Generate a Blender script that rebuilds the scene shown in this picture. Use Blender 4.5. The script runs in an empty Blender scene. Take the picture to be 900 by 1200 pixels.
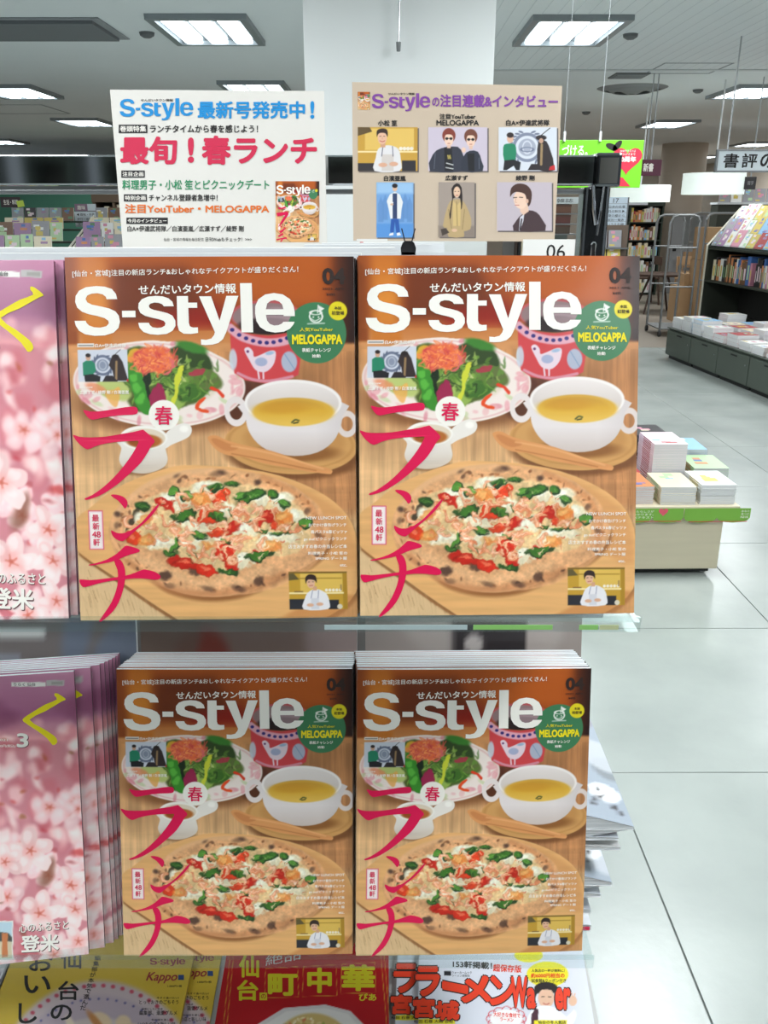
import bpy, bmesh, math, random
import numpy as np
from mathutils import Matrix, Vector, Euler
from mathutils.geometry import tessellate_polygon

scene = bpy.context.scene
COL = scene.collection
PI = math.pi
# ---------------------------------------------------------------- camera (eye height 1.5 m, looking slightly down the shop aisle)
FPX = 1000.0
PITCH = math.atan(353 / FPX)
SP, CP = math.sin(PITCH), math.cos(PITCH)
EYE = 1.5
cam_d = bpy.data.cameras.new('camera'); cam = bpy.data.objects.new('camera', cam_d); COL.objects.link(cam)
cam_d.sensor_fit = 'HORIZONTAL'; cam_d.sensor_width = 36; cam_d.lens = 36 * FPX / 900; cam_d.clip_start = .02; cam_d.clip_end = 200
cam.location = (0, 0, EYE); cam.rotation_euler = (PI / 2 - PITCH, 0, 0)
scene.camera = cam
# ---------------------------------------------------------------- world, exposure
scene.view_settings.view_transform = 'Standard'; scene.view_settings.look = 'None'
scene.view_settings.gamma = 1; scene.view_settings.use_curve_mapping = False
scene.view_settings.exposure = -0.22
wd = bpy.data.worlds.new('world'); scene.world = wd; wd.use_nodes = True
wd.node_tree.nodes['Background'].inputs[0].default_value = (.80, .92, 1.0, 1); wd.node_tree.nodes['Background'].inputs[1].default_value = .30
scene.cycles.max_bounces = 8; scene.cycles.transparent_max_bounces = 24; scene.cycles.transmission_bounces = 8; scene.cycles.sample_clamp_indirect = 4
# ceiling panel lamps of the shop: the light that fixtures throw down; the leading, far ones are added to brighten the far walls
LAMPS = [(3.5, 14, 60), (6.5, 13, 50), (4.0, 20, 90), (7.5, 20, 60), (-4, 14, 60), (-9, 10, 60), (-1.45, -1.9, 24), (1.35, -1.9, 24), (-1.45, .45, 66), (1.35, .45, 66), (-1.45, 3.4, 40), (1.35, 3.4, 52), (4.2, .8, 26), (4.2, 3.9, 32), (1.3, 6.74, 44), (-1.2, 6.74, 40), (4.0, 6.9, 50), (4.2, 9.9, 50), (-1.3, 10, 40), (-4.5, 6, 50)]
def area_light(x, y, w):
    l = bpy.data.lights.new('panel_light', 'AREA'); l.shape = 'RECTANGLE'; l.size = .6; l.size_y = .9; l.energy = w; l.color = (.95, .98, 1.0)
    o = bpy.data.objects.new('panel_light', l); COL.objects.link(o); o.location = (x, y, 2.655)
for a in LAMPS: area_light(*a)

# ---------------------------------------------------------------- helpers
def P(px, py, Y):
    """a world point at distance Y down the aisle, on the sight line through a spot of the photograph"""
    u = (px - 450) / FPX; v = (py - 600) / FPX; zc = Y / (CP - v * SP)
    return Vector((u * zc, Y, EYE - zc * (SP + v * CP)))
def on_z(px, py, z):
    u = (px - 450) / FPX; v = (py - 600) / FPX; zc = (EYE - z) / (SP + v * CP)
    return Vector((u * zc, zc * (CP - v * SP), z))
def proj(p):
    y = p[1]; z = p[2] - EYE; zc = y * CP - z * SP
    return (450 + FPX * p[0] / zc, 600 - FPX * (z * CP + y * SP) / zc)

def link(o, parent=None):
    COL.objects.link(o)
    if parent is not None: o.parent = parent
    return o
def tag(o, label=None, cat=None, group=None, kind=None):
    if label: o['label'] = label
    if cat: o['category'] = cat
    if group: o['group'] = group
    if kind: o['kind'] = kind
    return o
def thing(name, label, cat, loc=(0, 0, 0), rz=0, group=None, M=None):
    o = bpy.data.objects.new(name, None); o.empty_display_size = .05; link(o)
    o.location = loc
    if M is not None: o.rotation_euler = M.to_euler()
    else: o.rotation_euler = (0, 0, rz)
    return tag(o, label, cat, group)
def copy_thing(o, loc, label=None, group=None, name=None, rot=None):
    r = o.copy(); COL.objects.link(r); r.location = loc
    if rot is not None: r.rotation_euler = rot
    if label: r['label'] = label
    if group: r['group'] = group
    for c in list(o.children):
        d = c.copy(); COL.objects.link(d); d.parent = r
        for e in list(c.children):
            g = e.copy(); COL.objects.link(g); g.parent = d
    return r

_m = {}
def mat(name, col=(200, 200, 200), rough=.5, metal=0, emit=None, es=1, noise=None, bump=0, coat=0, alpha=None, trans=0, ior=1.45, spec=.5):
    if name in _m: return _m[name]
    m = bpy.data.materials.new(name); m.use_nodes = True; nt = m.node_tree; b = nt.nodes['Principled BSDF']
    c = tuple(s2l(np.array(col) / 255.0)) + (1,)
    b.inputs['Base Color'].default_value = c; b.inputs['Roughness'].default_value = rough; b.inputs['Metallic'].default_value = metal
    b.inputs['Specular IOR Level'].default_value = spec
    if coat: b.inputs['Coat Weight'].default_value = coat; b.inputs['Coat Roughness'].default_value = .12
    if trans: b.inputs['Transmission Weight'].default_value = trans; b.inputs['IOR'].default_value = ior
    if emit is not None:
        b.inputs['Emission Color'].default_value = tuple(s2l(np.array(emit) / 255.0)) + (1,); b.inputs['Emission Strength'].default_value = es
    if noise:
        sc, amt, stretch = noise
        tc = nt.nodes.new('ShaderNodeTexCoord'); mp = nt.nodes.new('ShaderNodeMapping'); mp.inputs['Scale'].default_value = stretch
        n = nt.nodes.new('ShaderNodeTexNoise'); n.inputs['Scale'].default_value = sc; n.inputs['Detail'].default_value = 5
        r = nt.nodes.new('ShaderNodeMapRange'); r.inputs[3].default_value = 1 - amt; r.inputs[4].default_value = 1 + amt
        mx = nt.nodes.new('ShaderNodeVectorMath'); mx.operation = 'SCALE'; mx.inputs[0].default_value = c[:3]
        nt.links.new(tc.outputs['Object'], mp.inputs[0]); nt.links.new(mp.outputs[0], n.inputs['Vector']); nt.links.new(n.outputs[0], r.inputs[0])
        nt.links.new(r.outputs[0], mx.inputs['Scale']); nt.links.new(mx.outputs[0], b.inputs['Base Color'])
        if bump:
            bp = nt.nodes.new('ShaderNodeBump'); bp.inputs['Strength'].default_value = bump; bp.inputs['Distance'].default_value = .002
            nt.links.new(n.outputs[0], bp.inputs['Height']); nt.links.new(bp.outputs[0], b.inputs['Normal'])
    _m[name] = m; return m
def acrylic(name='clear_acrylic', tint=(.90, .94, .94), gloss=.03):
    m = bpy.data.materials.new(name); m.use_nodes = True; nt = m.node_tree; nt.nodes.remove(nt.nodes['Principled BSDF']); out = nt.nodes['Material Output']
    t = nt.nodes.new('ShaderNodeBsdfTransparent'); t.inputs[0].default_value = tint + (1,); g = nt.nodes.new('ShaderNodeBsdfGlossy'); g.inputs[0].default_value = (.9, .95, .95, 1); g.inputs[1].default_value = .22
    lw = nt.nodes.new('ShaderNodeLayerWeight'); lw.inputs[0].default_value = .25; r = nt.nodes.new('ShaderNodeMapRange'); r.inputs[3].default_value = gloss; r.inputs[4].default_value = .16; mx = nt.nodes.new('ShaderNodeMixShader')
    nt.links.new(lw.outputs['Facing'], r.inputs[0]); nt.links.new(r.outputs[0], mx.inputs[0]); nt.links.new(t.outputs[0], mx.inputs[1]); nt.links.new(g.outputs[0], mx.inputs[2]); nt.links.new(mx.outputs[0], out.inputs[0]); _m[name] = m; return m
def print_mat(name, rough=.35, coat=.5):
    """printed paper: the colour of each vertex, a little paper grain"""
    if name in _m: return _m[name]
    m = bpy.data.materials.new(name); m.use_nodes = True; nt = m.node_tree; b = nt.nodes['Principled BSDF']
    a = nt.nodes.new('ShaderNodeVertexColor'); a.layer_name = 'ink'; nt.links.new(a.outputs[0], b.inputs['Base Color'])
    b.inputs['Roughness'].default_value = rough; b.inputs['Coat Weight'].default_value = coat; b.inputs['Coat Roughness'].default_value = .1; b.inputs['Specular IOR Level'].default_value = .4
    _m[name] = m; return m
def pages_mat():
    m = mat('page_edges', (222, 226, 230), .8); nt = m.node_tree; b = nt.nodes['Principled BSDF']
    tc = nt.nodes.new('ShaderNodeTexCoord'); mp = nt.nodes.new('ShaderNodeMapping'); mp.inputs['Scale'].default_value = (2, 900, 900)
    n = nt.nodes.new('ShaderNodeTexNoise'); n.inputs['Scale'].default_value = 1; r = nt.nodes.new('ShaderNodeValToRGB')
    r.color_ramp.elements[0].color = (.42, .45, .48, 1); r.color_ramp.elements[1].color = (.86, .89, .92, 1); r.color_ramp.elements[0].position = .3; r.color_ramp.elements[1].position = .6
    nt.links.new(tc.outputs['Object'], mp.inputs[0]); nt.links.new(mp.outputs[0], n.inputs['Vector']); nt.links.new(n.outputs[0], r.inputs[0]); nt.links.new(r.outputs[0], b.inputs['Base Color'])
    return m

class MB:
    """collects boxes, prisms, tubes; build() links them as one mesh"""
    def __init__(s): s.v = []; s.f = []; s.mi = []; s.cur = 0
    def add(s, vs, fs):
        o = len(s.v); s.v += [tuple(v) for v in vs]; s.f += [tuple(i + o for i in f) for f in fs]; s.mi += [s.cur] * len(fs)
    def box(s, x0, y0, z0, x1, y1, z1, bev=0, M=None):
        b = min(bev, abs(x1 - x0) * .45, abs(y1 - y0) * .45, abs(z1 - z0) * .45) if bev else 0
        if not b:
            vs = [(x, y, z) for x in (x0, x1) for y in (y0, y1) for z in (z0, z1)]
            fs = [(0, 1, 3, 2), (4, 6, 7, 5), (0, 4, 5, 1), (2, 3, 7, 6), (0, 2, 6, 4), (1, 5, 7, 3)]
        else:
            bm = bmesh.new(); bmesh.ops.create_cube(bm, size=1)
            for v in bm.verts: v.co = Vector((x0 + (v.co.x + .5) * (x1 - x0), y0 + (v.co.y + .5) * (y1 - y0), z0 + (v.co.z + .5) * (z1 - z0)))
            bmesh.ops.bevel(bm, geom=bm.edges[:], offset=b, segments=2, affect='EDGES', profile=.6)
            bm.verts.index_update(); vs = [v.co.copy() for v in bm.verts]; fs = [[v.index for v in f.verts] for f in bm.faces]; bm.free()
        if M is not None: vs = [M @ Vector(v) for v in vs]
        s.add(vs, fs); return s
    def prism(s, poly, axis, a, b):
        """polygon extruded along axis 'x','y','z' from a to b; poly gives the two other coordinates in order"""
        def put(p, t):
            return {'x': (t, p[0], p[1]), 'y': (p[0], t, p[1]), 'z': (p[0], p[1], t)}[axis]
        n = len(poly); vs = [put(p, a) for p in poly] + [put(p, b) for p in poly]
        s.add(vs, [tuple(range(n))[::-1], tuple(range(n, 2 * n))] + [(i, (i + 1) % n, n + (i + 1) % n, n + i) for i in range(n)]); return s
    def tube(s, pts, r, seg=10, cap=True):
        pts = [Vector(p) for p in pts]; rings = []
        for i, p in enumerate(pts):
            d = (pts[min(i + 1, len(pts) - 1)] - pts[max(i - 1, 0)]).normalized()
            a = d.cross(Vector((0, 0, 1))); a = a.normalized() if a.length > .01 else Vector((1, 0, 0)); b = d.cross(a).normalized()
            rr = r[i] if isinstance(r, (list, tuple)) else r
            rings.append([p + (a * math.cos(2 * PI * k / seg) + b * math.sin(2 * PI * k / seg)) * rr for k in range(seg)])
        vs = [v for R_ in rings for v in R_]; fs = []
        for i in range(len(pts) - 1):
            for k in range(seg): fs.append((i * seg + k, i * seg + (k + 1) % seg, (i + 1) * seg + (k + 1) % seg, (i + 1) * seg + k))
        if cap: fs += [tuple(range(seg))[::-1], tuple(range((len(pts) - 1) * seg, len(pts) * seg))]
        s.add(vs, fs); return s
    def mesh(s, name, m):
        me = bpy.data.meshes.new(name); me.from_pydata(s.v, [], s.f); me.update()
        for k in (m if isinstance(m, (list, tuple)) else [m]): me.materials.append(k)
        me.polygons.foreach_set('material_index', s.mi)
        bm = bmesh.new(); bm.from_mesh(me); bmesh.ops.recalc_face_normals(bm, faces=bm.faces[:]); bm.to_mesh(me); bm.free()
        return me
    def build(s, name, m, parent=None, smooth=False, kind=None):
        me = s.mesh(name, m)
        if smooth:
            me.polygons.foreach_set('use_smooth', [True] * len(me.polygons))
            try: me.set_sharp_from_angle(angle=math.radians(38))
            except Exception: pass
        o = link(bpy.data.objects.new(name, me), parent)
        if kind: o['kind'] = kind
        return o
def obj(name, me, parent=None): return link(bpy.data.objects.new(name, me), parent)

# lettering ------------------------------------------------------
_g = {}
def glyphs(body, bold=0.0, shear=0):
    """flat outline of a piece of writing scaled to the unit box, y up"""
    k = (body, bold, shear)
    if k in _g: return _g[k]
    c = bpy.data.curves.new('writing', 'FONT'); c.body = body; c.size = 1; c.resolution_u = 3; c.shear = shear
    o = bpy.data.objects.new('writing', c); COL.objects.link(o)
    dg = bpy.context.evaluated_depsgraph_get(); me = bpy.data.meshes.new_from_object(o.evaluated_get(dg))
    v = np.zeros(len(me.vertices) * 3); me.vertices.foreach_get('co', v); v = v.reshape(-1, 3)[:, :2]
    f = [tuple(p.vertices) for p in me.polygons]; lay_ = np.zeros(len(v))
    if bold >= .012 and len(v):          # heavier weight: the outline repeated around itself
        nd = 8 if bold > .026 else 4; n0 = len(v); vs = [v]; fs = list(f)
        for k in range(nd):
            a = 2 * PI * (k + .5) / nd; vs.append(v + np.array([math.cos(a), math.sin(a)]) * bold); fs += [tuple(i + n0 * (k + 1) for i in t) for t in f]
        v = np.concatenate(vs); f = fs; lay_ = np.repeat(np.arange(nd + 1), n0)
    bpy.data.objects.remove(o); bpy.data.curves.remove(c); bpy.data.meshes.remove(me)
    if len(v):
        lo = v.min(0); hi = v.max(0); v = (v - lo) / np.maximum(hi - lo, 1e-6)
    v = np.concatenate([v.reshape(-1, 2), lay_.reshape(-1, 1)], 1)
    _g[k] = (v, f); return _g[k]

def homography(src, dst):
    A = []; b = []
    for (x, y), (u, v) in zip(src, dst):
        A.append([x, y, 1, 0, 0, 0, -u * x, -u * y]); b.append(u)
        A.append([0, 0, 0, x, y, 1, -v * x, -v * y]); b.append(v)
    h = np.linalg.solve(np.array(A, float), np.array(b, float)); return np.append(h, 1).reshape(3, 3)
def hmap(H, X, Y):
    w = H[2, 0] * X + H[2, 1] * Y + H[2, 2]
    return (H[0, 0] * X + H[0, 1] * Y + H[0, 2]) / w, (H[1, 0] * X + H[1, 1] * Y + H[1, 2]) / w

def pose(yaw, lean, roll=0):
    d = math.radians
    return Matrix.Rotation(d(yaw), 3, 'Z') @ Matrix.Rotation(-d(lean), 3, 'X') @ Matrix.Rotation(d(roll), 3, 'Y')

# the masthead letters, traced; coordinates of a close-up five times enlarged (origin 415,295)
_LG = {
 'S': [(318,265),(312,235),(290,207),(250,193),(200,189),(140,195),(100,215),(79,245),(75,280),(86,312),(112,335),(150,350),(200,361),(240,373),(262,388),(265,404),(250,420),(215,428),(180,426),(150,415),(136,400),(132,388),(68,388),(73,415),(91,445),(126,466),(180,475),(240,473),(290,458),(320,430),(329,395),(324,360),(305,335),(270,318),(220,306),(170,295),(145,282),(136,262),(146,243),(170,233),(205,230),(235,237),(252,250),(257,265)],
 's': [(641,308),(634,282),(612,262),(580,251),(540,248),(495,252),(460,266),(440,290),(437,318),(448,345),(475,362),(510,372),(550,381),(580,391),(590,405),(585,420),(565,430),(540,432),(515,428),(501,416),(495,402),(434,402),(440,430),(462,455),(500,468),(545,472),(595,467),(630,448),(647,420),(647,390),(632,362),(605,348),(565,337),(525,328),(503,318),(498,305),(506,293),(530,286),(555,288),(575,296),(584,308)],
 '-': [(343,332),(420,332),(420,370),(343,370)],
 't': [(660,250),(724,250),(724,288),(775,288),(775,318),(724,318),(724,405),(730,424),(748,431),(775,430),(775,462),(735,468),(692,466),(666,448),(658,415)],
 'y': [(787,252),(856,252),(900,392),(943,250),(1012,250),(935,460),(917,497),(890,520),(855,530),(815,532),(790,530),(790,499),(820,502),(850,494),(866,474),(871,458)],
 'l': [(1023,178),(1090,178),(1090,460),(1023,460)],
 'e': [(1330,368),(1330,345),(1325,310),(1305,270),(1265,243),(1215,235),(1165,243),(1125,270),(1106,310),(1104,350),(1110,395),(1130,430),(1165,453),(1215,462),(1265,457),(1300,440),(1322,414),(1328,400),(1264,400),(1254,411),(1235,419),(1210,421),(1186,412),(1171,393),(1166,365),(1166,328),(1175,295),(1195,280),(1218,276),(1243,284),(1259,300),(1266,328),(1266,368)],
 'bar': [(1160,328),(1275,328),(1275,360),(1160,360)]}
class Sheet:
    """a flat sheet W x H metres (origin at its bottom middle, x right, z up, printed side to -y) standing at a real place.
    Its layout is read in the coordinates of a close-up of the photograph: origin (ox, oy), scale k."""
    def __init__(s, W, H, loc, M, ox=0, oy=0, k=1, bow=0):
        s.W, s.H, s.bow = W, H, bow; s.loc = Vector(loc); s.M = M
        q = [(-W / 2, H), (W / 2, H), (W / 2, 0), (-W / 2, 0)]
        px = [proj(s.loc + M @ Vector((x, 0, z))) for x, z in q]
        s.crop = [((x - ox) * k, (y - oy) * k) for x, y in px]
        s.to_local = homography(s.crop, q); s.to_crop = homography(q, s.crop)
        s.batches = {}
    def dy(s, x): return -s.bow * (1 - (2 * x / s.W) ** 2) if s.bow else 0 * x
    def grid(s, name, art, nx, ny, m, box=None, lift=0.0):
        x0, z0, x1, z1 = box or (-s.W / 2, 0, s.W / 2, s.H)
        X, Z = np.meshgrid(np.linspace(x0, x1, nx), np.linspace(z0, z1, ny))
        cx, cy = hmap(s.to_crop, X, Z); rgb = s2l(art.sample(cx, cy))
        v = np.stack([X, s.dy(X) - lift, Z], -1).reshape(-1, 3)
        i = np.arange(nx * ny).reshape(ny, nx); f = np.stack([i[:-1, :-1], i[:-1, 1:], i[1:, 1:], i[1:, :-1]], -1).reshape(-1, 4)
        me = bpy.data.meshes.new(name); me.vertices.add(len(v)); me.vertices.foreach_set('co', v.ravel())
        me.loops.add(f.size); me.loops.foreach_set('vertex_index', f.ravel()); me.polygons.add(len(f)); me.polygons.foreach_set('loop_start', np.arange(0, f.size, 4))
        me.update(calc_edges=True)
        ca = me.color_attributes.new('ink', 'BYTE_COLOR', 'POINT')
        ca.data.foreach_set('color', np.concatenate([rgb.reshape(-1, 3), np.ones((len(v), 1))], 1).astype(np.float32).ravel())
        me.polygons.foreach_set('use_smooth', np.ones(len(f), bool)); me.materials.append(m)
        return me
    def local_box(s, x0, y0, x1, y1):
        a = hmap(s.to_local, np.array([x0, x1, x1, x0], float), np.array([y0, y0, y1, y1], float))
        return a[0].min(), a[1].min(), a[0].max(), a[1].max()
    def put(s, batch, v, f, lift=.00025):
        x, z = hmap(s.to_local, v[:, 0], v[:, 1]); b = s.batches.setdefault(batch, MB())
        b.add(np.stack([x, s.dy(x) - lift - (v[:, 2] * 9e-6 if v.shape[1] > 2 else 0), z], -1).tolist(), [t[::-1] for t in f])
    def text(s, batch, body, x0, y0, x1, y1, bold=.01, lift=.00025, shear=0, slope=0):
        g, f = glyphs(body, bold, shear)
        if not len(g): return
        v = np.stack([x0 + g[:, 0] * (x1 - x0), y1 - g[:, 1] * (y1 - y0) + slope * (g[:, 0] - .5) * (x1 - x0), g[:, 2]], -1); s.put(batch, v, f, lift)
    def vtext(s, batch, body, x0, y0, x1, y1, bold=.01, lift=.00025, dx=0):
        n = len(body); h = (y1 - y0) / n
        for i, ch in enumerate(body): s.text(batch, ch, x0 + dx * i, y0 + i * h + h * .06, x1 + dx * i, y0 + (i + 1) * h - h * .06, bold, lift)
    def poly(s, batch, pts, lift=.00025, sm=0):
        p = smooth_poly(pts, True, sm) if sm else np.array(pts, float)
        t = tessellate_polygon([[Vector((a[0], a[1], 0)) for a in p]])
        ar = 0
        fs = []
        for a, b, c in t:
            cr = (p[b][0] - p[a][0]) * (p[c][1] - p[a][1]) - (p[b][1] - p[a][1]) * (p[c][0] - p[a][0])
            fs.append((a, b, c) if cr < 0 else (a, c, b))
        s.put(batch, p, fs, lift)
    def logo(s, batch, x0, y0, x1, y1, lift=.00025):
        for i, (k, p) in enumerate(_LG.items()):
            s.poly(batch, [(x0 + (a - 68) / 1262 * (x1 - x0), y0 + (b - 178) / 354 * (y1 - y0)) for a, b in p], lift + (2e-5 if k == 'bar' else 0))
    def rect(s, batch, x0, y0, x1, y1, lift=.00018): s.poly(batch, [(x0, y0), (x1, y0), (x1, y1), (x0, y1)], lift)
    def lettering(s, specs):
        """specs: batch -> (name, material); returns meshes"""
        out = []
        for b, (name, m) in specs.items():
            if b in s.batches:
                q = s.batches[b]; me = bpy.data.meshes.new(name); me.from_pydata(q.v, [], q.f); me.update(); me.materials.append(m); out.append((name, me))
        return out
# ---------------------------------------------------------------- flat print: a small painter whose result colours the vertices of a page
def s2l(c):
    c = np.asarray(c, dtype=np.float64)
    return np.where(c <= 0.04045, c / 12.92, ((np.clip(c, 0, 9) + 0.055) / 1.055) ** 2.4)

def vnoise(X, Y, sc, seed=0):
    """smooth value noise, feature size sc"""
    x = X / sc + 1000.0; y = Y / sc + 1000.0
    xi = np.floor(x).astype(np.int64); yi = np.floor(y).astype(np.int64)
    fx = x - xi; fy = y - yi
    fx = fx * fx * (3 - 2 * fx); fy = fy * fy * (3 - 2 * fy)
    def h(a, b):
        n = (a * 374761393 + b * 668265263 + seed * 1442695041) & 0x7fffffff
        n = ((n ^ (n >> 13)) * 1274126177) & 0x7fffffff
        return ((n ^ (n >> 16)) & 0xffff) / 65535.0
    return (h(xi, yi) * (1 - fx) + h(xi + 1, yi) * fx) * (1 - fy) + (h(xi, yi + 1) * (1 - fx) + h(xi + 1, yi + 1) * fx) * fy

def fbm(X, Y, sc, seed=0, o=3):
    r = 0; a = 1; t = 0
    for k in range(o):
        r = r + a * vnoise(X, Y, sc / 2 ** k, seed + k * 17); t += a; a *= .5
    return r / t

def smooth_poly(p, closed=True, n=6):
    p = np.array(p, float); m = len(p); out = []
    rng = range(m) if closed else range(m - 1)
    for i in rng:
        if closed: a, b, c, d = p[i - 1], p[i], p[(i + 1) % m], p[(i + 2) % m]
        else: a, b, c, d = p[max(i - 1, 0)], p[i], p[i + 1], p[min(i + 2, m - 1)]
        for k in range(n):
            t = k / n
            out.append(.5 * ((2 * b) + (c - a) * t + (2 * a - 5 * b + 4 * c - d) * t * t + (3 * b - a - 3 * c + d) * t ** 3))
    if not closed: out.append(p[-1])
    return np.array(out)

class Art:
    def __init__(s, x0, y0, x1, y1, k=2.5, base=(1, 1, 1)):
        s.x0, s.y0, s.k = x0, y0, k
        s.W = int((x1 - x0) * k); s.H = int((y1 - y0) * k)
        s.im = np.empty((s.H, s.W, 3)); s.im[:] = np.array(base) / 255.0 if max(base) > 1 else base
    def win(s, bx0, by0, bx1, by1):
        i0 = max(0, int((bx0 - s.x0) * s.k) - 1); i1 = min(s.W, int((bx1 - s.x0) * s.k) + 2)
        j0 = max(0, int((by0 - s.y0) * s.k) - 1); j1 = min(s.H, int((by1 - s.y0) * s.k) + 2)
        if i1 <= i0 or j1 <= j0: return None
        Y, X = np.mgrid[j0:j1, i0:i1]
        return (slice(j0, j1), slice(i0, i1)), X / s.k + s.x0, Y / s.k + s.y0
    def put(s, w, X, Y, a, col):
        c = col(X, Y) if callable(col) else np.array(col, float)
        if np.max(c) > 1.5: c = c / 255.0
        s.im[w] = s.im[w] * (1 - a[..., None]) + c * a[..., None]
    def ell(s, cx, cy, rx, ry, col, soft=.6, al=1, ang=0, ring=None, cut=None):
        R = max(rx, ry) + soft * 2 + (ring or 0)
        r = s.win(cx - R, cy - R, cx + R, cy + R)
        if not r: return
        w, X, Y = r
        t = math.radians(ang); dx = X - cx; dy = Y - cy
        u = (dx * math.cos(t) + dy * math.sin(t)) / rx; v = (-dx * math.sin(t) + dy * math.cos(t)) / ry
        q = np.sqrt(u * u + v * v) + 1e-9
        d = (q - 1) * np.minimum(rx, ry) * 1.0
        if ring: d = np.abs(d) - ring / 2
        a = np.clip(.5 - d / (soft + .4), 0, 1); a = a * a * (3 - 2 * a) * al
        if cut is not None: a = a * cut(X, Y)
        s.put(w, X, Y, a, col)
    def poly(s, p, col, soft=.5, al=1, sm=0):
        p = smooth_poly(p, True, sm) if sm else np.array(p, float)
        e = soft + 1
        r = s.win(p[:, 0].min() - e, p[:, 1].min() - e, p[:, 0].max() + e, p[:, 1].max() + e)
        if not r: return
        w, X, Y = r
        ins = np.zeros(X.shape, bool); d2 = np.full(X.shape, 1e9)
        for i in range(len(p)):
            a = p[i - 1]; b = p[i]; ab = b - a; L = ab @ ab
            if L < 1e-9: continue
            t = np.clip(((X - a[0]) * ab[0] + (Y - a[1]) * ab[1]) / L, 0, 1)
            d2 = np.minimum(d2, (X - a[0] - t * ab[0]) ** 2 + (Y - a[1] - t * ab[1]) ** 2)
            if ab[1] != 0:
                c = ((a[1] > Y) != (b[1] > Y)) & (X < ab[0] * (Y - a[1]) / ab[1] + a[0]); ins ^= c
        d = np.sqrt(d2) * np.where(ins, -1, 1)
        al_ = np.clip(.5 - d / (soft + .4), 0, 1); s.put(w, X, Y, al_ * al_ * (3 - 2 * al_) * al, col)
    def line(s, p, wd, col, soft=.4, al=1, sm=4, taper=0):
        p = smooth_poly(p, False, sm) if sm and len(p) > 2 else np.array(p, float)
        e = wd + soft + 1
        r = s.win(p[:, 0].min() - e, p[:, 1].min() - e, p[:, 0].max() + e, p[:, 1].max() + e)
        if not r: return
        w, X, Y = r; d = np.full(X.shape, 1e9); n = len(p) - 1
        for i in range(n):
            a = p[i]; b = p[i + 1]; ab = b - a; L = ab @ ab + 1e-9
            t = np.clip(((X - a[0]) * ab[0] + (Y - a[1]) * ab[1]) / L, 0, 1)
            f = 1 - taper * np.abs(((i + t) / n) * 2 - 1) ** 2
            d = np.minimum(d, np.sqrt((X - a[0] - t * ab[0]) ** 2 + (Y - a[1] - t * ab[1]) ** 2) - wd / 2 * f)
        al_ = np.clip(.5 - d / (soft + .4), 0, 1); s.put(w, X, Y, al_ * al, col)
    def rect(s, x0, y0, x1, y1, col, soft=.2, al=1):
        s.poly([(x0, y0), (x1, y0), (x1, y1), (x0, y1)], col, soft, al)
    def blur(s, x0, y0, x1, y1, sig):
        r = s.win(x0, y0, x1, y1)
        if not r: return
        w = r[0]; a = s.im[w]; n = max(1, int(sig * s.k * 2.2)); g = np.exp(-.5 * (np.arange(-n, n + 1) / (sig * s.k)) ** 2); g /= g.sum()
        for ax in (0, 1):
            pad = [(0, 0)] * 3; pad[ax] = (n, n); q = np.pad(a, pad, mode='edge'); o = np.zeros_like(a); L = a.shape[ax]
            for i, gv in enumerate(g): o += gv * (q[i:i + L] if ax == 0 else q[:, i:i + L])
            a = o
        s.im[w] = a
    def warp(s, x0, y0, x1, y1, amp, sc, seed=0, mask=None):
        """roughen painted outlines: every spot is taken from a slightly different place"""
        w, X, Y = s.win(x0, y0, x1, y1); k = mask(X, Y) if mask is not None else 1
        dx = (fbm(X, Y, sc, seed, 3) - .5) * 2 * amp * k; dy = (fbm(X, Y, sc, seed + 71, 3) - .5) * 2 * amp * k; s.im[w] = s.sample(X + dx, Y + dy)
    def tone(s, con, sat, off=0):
        g = s.im.mean(2, keepdims=True); s.im = np.clip(((g + (s.im - g) * sat) - .5) * con + .5 + off, 0, 1)
    def grain(s, sc, amp, seed=0, sx=1, sy=1, box=None, o=3, mask=None):
        w, X, Y = s.win(*(box or (s.x0, s.y0, s.x0 + s.W / s.k, s.y0 + s.H / s.k)))
        s.im[w] = np.clip(s.im[w] * (1 + amp * 2 * (fbm(X / sx, Y / sy, sc, seed, o) - .5) * (1 if mask is None else mask(X, Y)))[..., None], 0, 1)
    def sample(s, X, Y):
        x = np.clip((X - s.x0) * s.k, 0, s.W - 1.001); y = np.clip((Y - s.y0) * s.k, 0, s.H - 1.001)
        i = x.astype(int); j = y.astype(int); fx = (x - i)[..., None]; fy = (y - j)[..., None]
        return (s.im[j, i] * (1 - fx) + s.im[j, i + 1] * fx) * (1 - fy) + (s.im[j + 1, i] * (1 - fx) + s.im[j + 1, i + 1] * fx) * fy

def grad(*st):
    """vertical colour ramp: (y, rgb) stops"""
    ys = [a[0] for a in st]; cs = np.array([a[1] for a in st], float) / 255
    return lambda X, Y: np.stack([np.interp(Y, ys, cs[:, k]) for k in range(3)], -1)

def small_person(A, x, y, h, hair, face, top, low, armc=None):
    """a tiny printed half figure: head at the top, torso widening below"""
    A.poly([(x - h * .24, y + h), (x - h * .22, y + h * .5), (x - h * .1, y + h * .36), (x + h * .1, y + h * .36), (x + h * .22, y + h * .5), (x + h * .24, y + h)], top, .4, 1)
    if low is not None: A.rect(x - h * .24, y + h * .8, x + h * .24, y + h, low)
    A.rect(x - h * .05, y + h * .25, x + h * .05, y + h * .4, face, .4)
    A.ell(x, y + h * .19, h * .1, h * .15, face, .4)
    A.ell(x, y + h * .09, h * .12, h * .1, hair, .4)

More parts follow.
